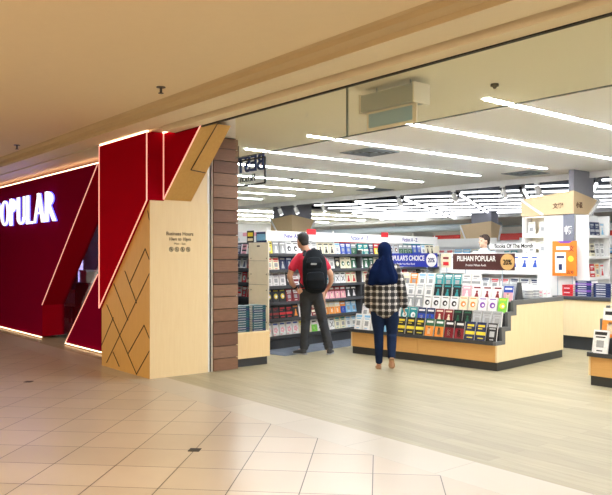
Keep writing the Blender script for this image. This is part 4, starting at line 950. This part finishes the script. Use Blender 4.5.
# ------------------------------------------------------------------ place the books: the 300 largest in view as things, the small far rest as one
def finish_books():
    cam_p = Vector((0, 0, 1.4)); items = []
    for M, me, lab, grp, h in BOOKS:
        o = bpy.data.objects.new('book', me); C.objects.link(o); o.matrix_world = M; items.append([o, lab, grp, h])
    bpy.context.view_layer.update(); dg = bpy.context.evaluated_depsgraph_get(); rest = []; rank = []
    for o, lab, grp, h in items:
        bb = [o.matrix_world @ Vector(c) for c in o.bound_box]; ce = sum(bb, Vector()) / 8; seen = 0
        for pt in [ce.lerp(c, .8) for c in bb] + [ce]:
            p = cam_p.copy(); dv_ = (pt - cam_p).normalized()
            f = -.775 * dv_.x + .632 * dv_.y; u = (.632 * dv_.x + .775 * dv_.y) / f
            if not -.43 < u < .43: continue
            for _ in range(4):
                hit, loc, nr, ix, ob, mw = bpy.context.scene.ray_cast(dg, p, dv_)
                if not hit: break
                if ob.name == o.name: seen += 1; break
                if ob.name.startswith(('window', 'glass')): p = loc + dv_ * .01; continue
                break
        rank.append((-(seen > 0) * h * (1 + seen * .25) / (ce - cam_p).length, len(rank), seen))
    rank.sort(); keep = {r[1] for r in rank[:300] if r[2]}
    bm = bmesh.new(); mats = []
    for k, (o, lab, grp, h) in enumerate(items):
        if k in keep: tag(o, lab, 'book', grp); continue
        tmp = o.data.copy(); tmp.transform(o.matrix_world)
        idx = []
        for m_ in tmp.materials:
            if m_ not in mats: mats.append(m_)
            idx.append(mats.index(m_))
        for p_ in tmp.polygons: p_.material_index = idx[p_.material_index]
        bm.from_mesh(tmp); bpy.data.meshes.remove(tmp); bpy.data.objects.remove(o)
    me = bpy.data.meshes.new('distant_books'); bm.to_mesh(me); bm.free()
    for m_ in mats: me.materials.append(m_)
    o = bpy.data.objects.new('distant_books', me); C.objects.link(o)
    tag(o, 'small mixed books filling the farther shelves and gaps between displays', 'books'); o['kind'] = 'stuff'
finish_books()
# ------------------------------------------------------------------ lights
def area(name, x, y, z, power, col, size=.3, sy=None, rx=0):
    l = bpy.data.lights.new(name, 'AREA'); l.energy = power; l.color = col; l.size = size
    if sy: l.shape = 'RECTANGLE'; l.size_y = sy
    else: l.shape = 'DISK'
    o = bpy.data.objects.new(name, l); C.objects.link(o); o.location = (x, y, z); o.rotation_euler.x = rx
    return o
WARM = (1, .84, .62)
for i, (x, y) in enumerate(((-2.6, 1.2), (-1.0, -1.8), (-5.0, -1.6), (-8.5, -1.2), (-12, -1.0), (2, 2), (-5, -5), (0, -5), (-10, -5))):
    area('mall_fill_light', x, y, 2.95, 42, WARM, .35)  # unseen fill lamps added out of view to brighten the mall side
# world: dim warm ambient fill added to light the mall side
w = bpy.data.worlds.new('World'); bpy.context.scene.world = w; w.use_nodes = True
bg = w.node_tree.nodes['Background']; bg.inputs[0].default_value = (1, .86, .68, 1); bg.inputs[1].default_value = .6

# ------------------------------------------------------------------ camera
cam = bpy.data.cameras.new('Camera'); co = bpy.data.objects.new('Camera', cam); C.objects.link(co)
co.location = (0, 0, 1.4); co.rotation_euler = (R(90), 0, R(50.8)); cam.sensor_width = 36; cam.lens = 36 * 712 / 612
cam.shift_y = 9.5 / 612; cam.clip_end = 100
sc = bpy.context.scene; sc.camera = co
vs = sc.view_settings; vs.view_transform = 'Standard'; vs.look = 'None'; vs.gamma = 1; vs.exposure = 1.15; vs.use_curve_mapping = False
sc.cycles.max_bounces = 8; sc.cycles.diffuse_bounces = 4
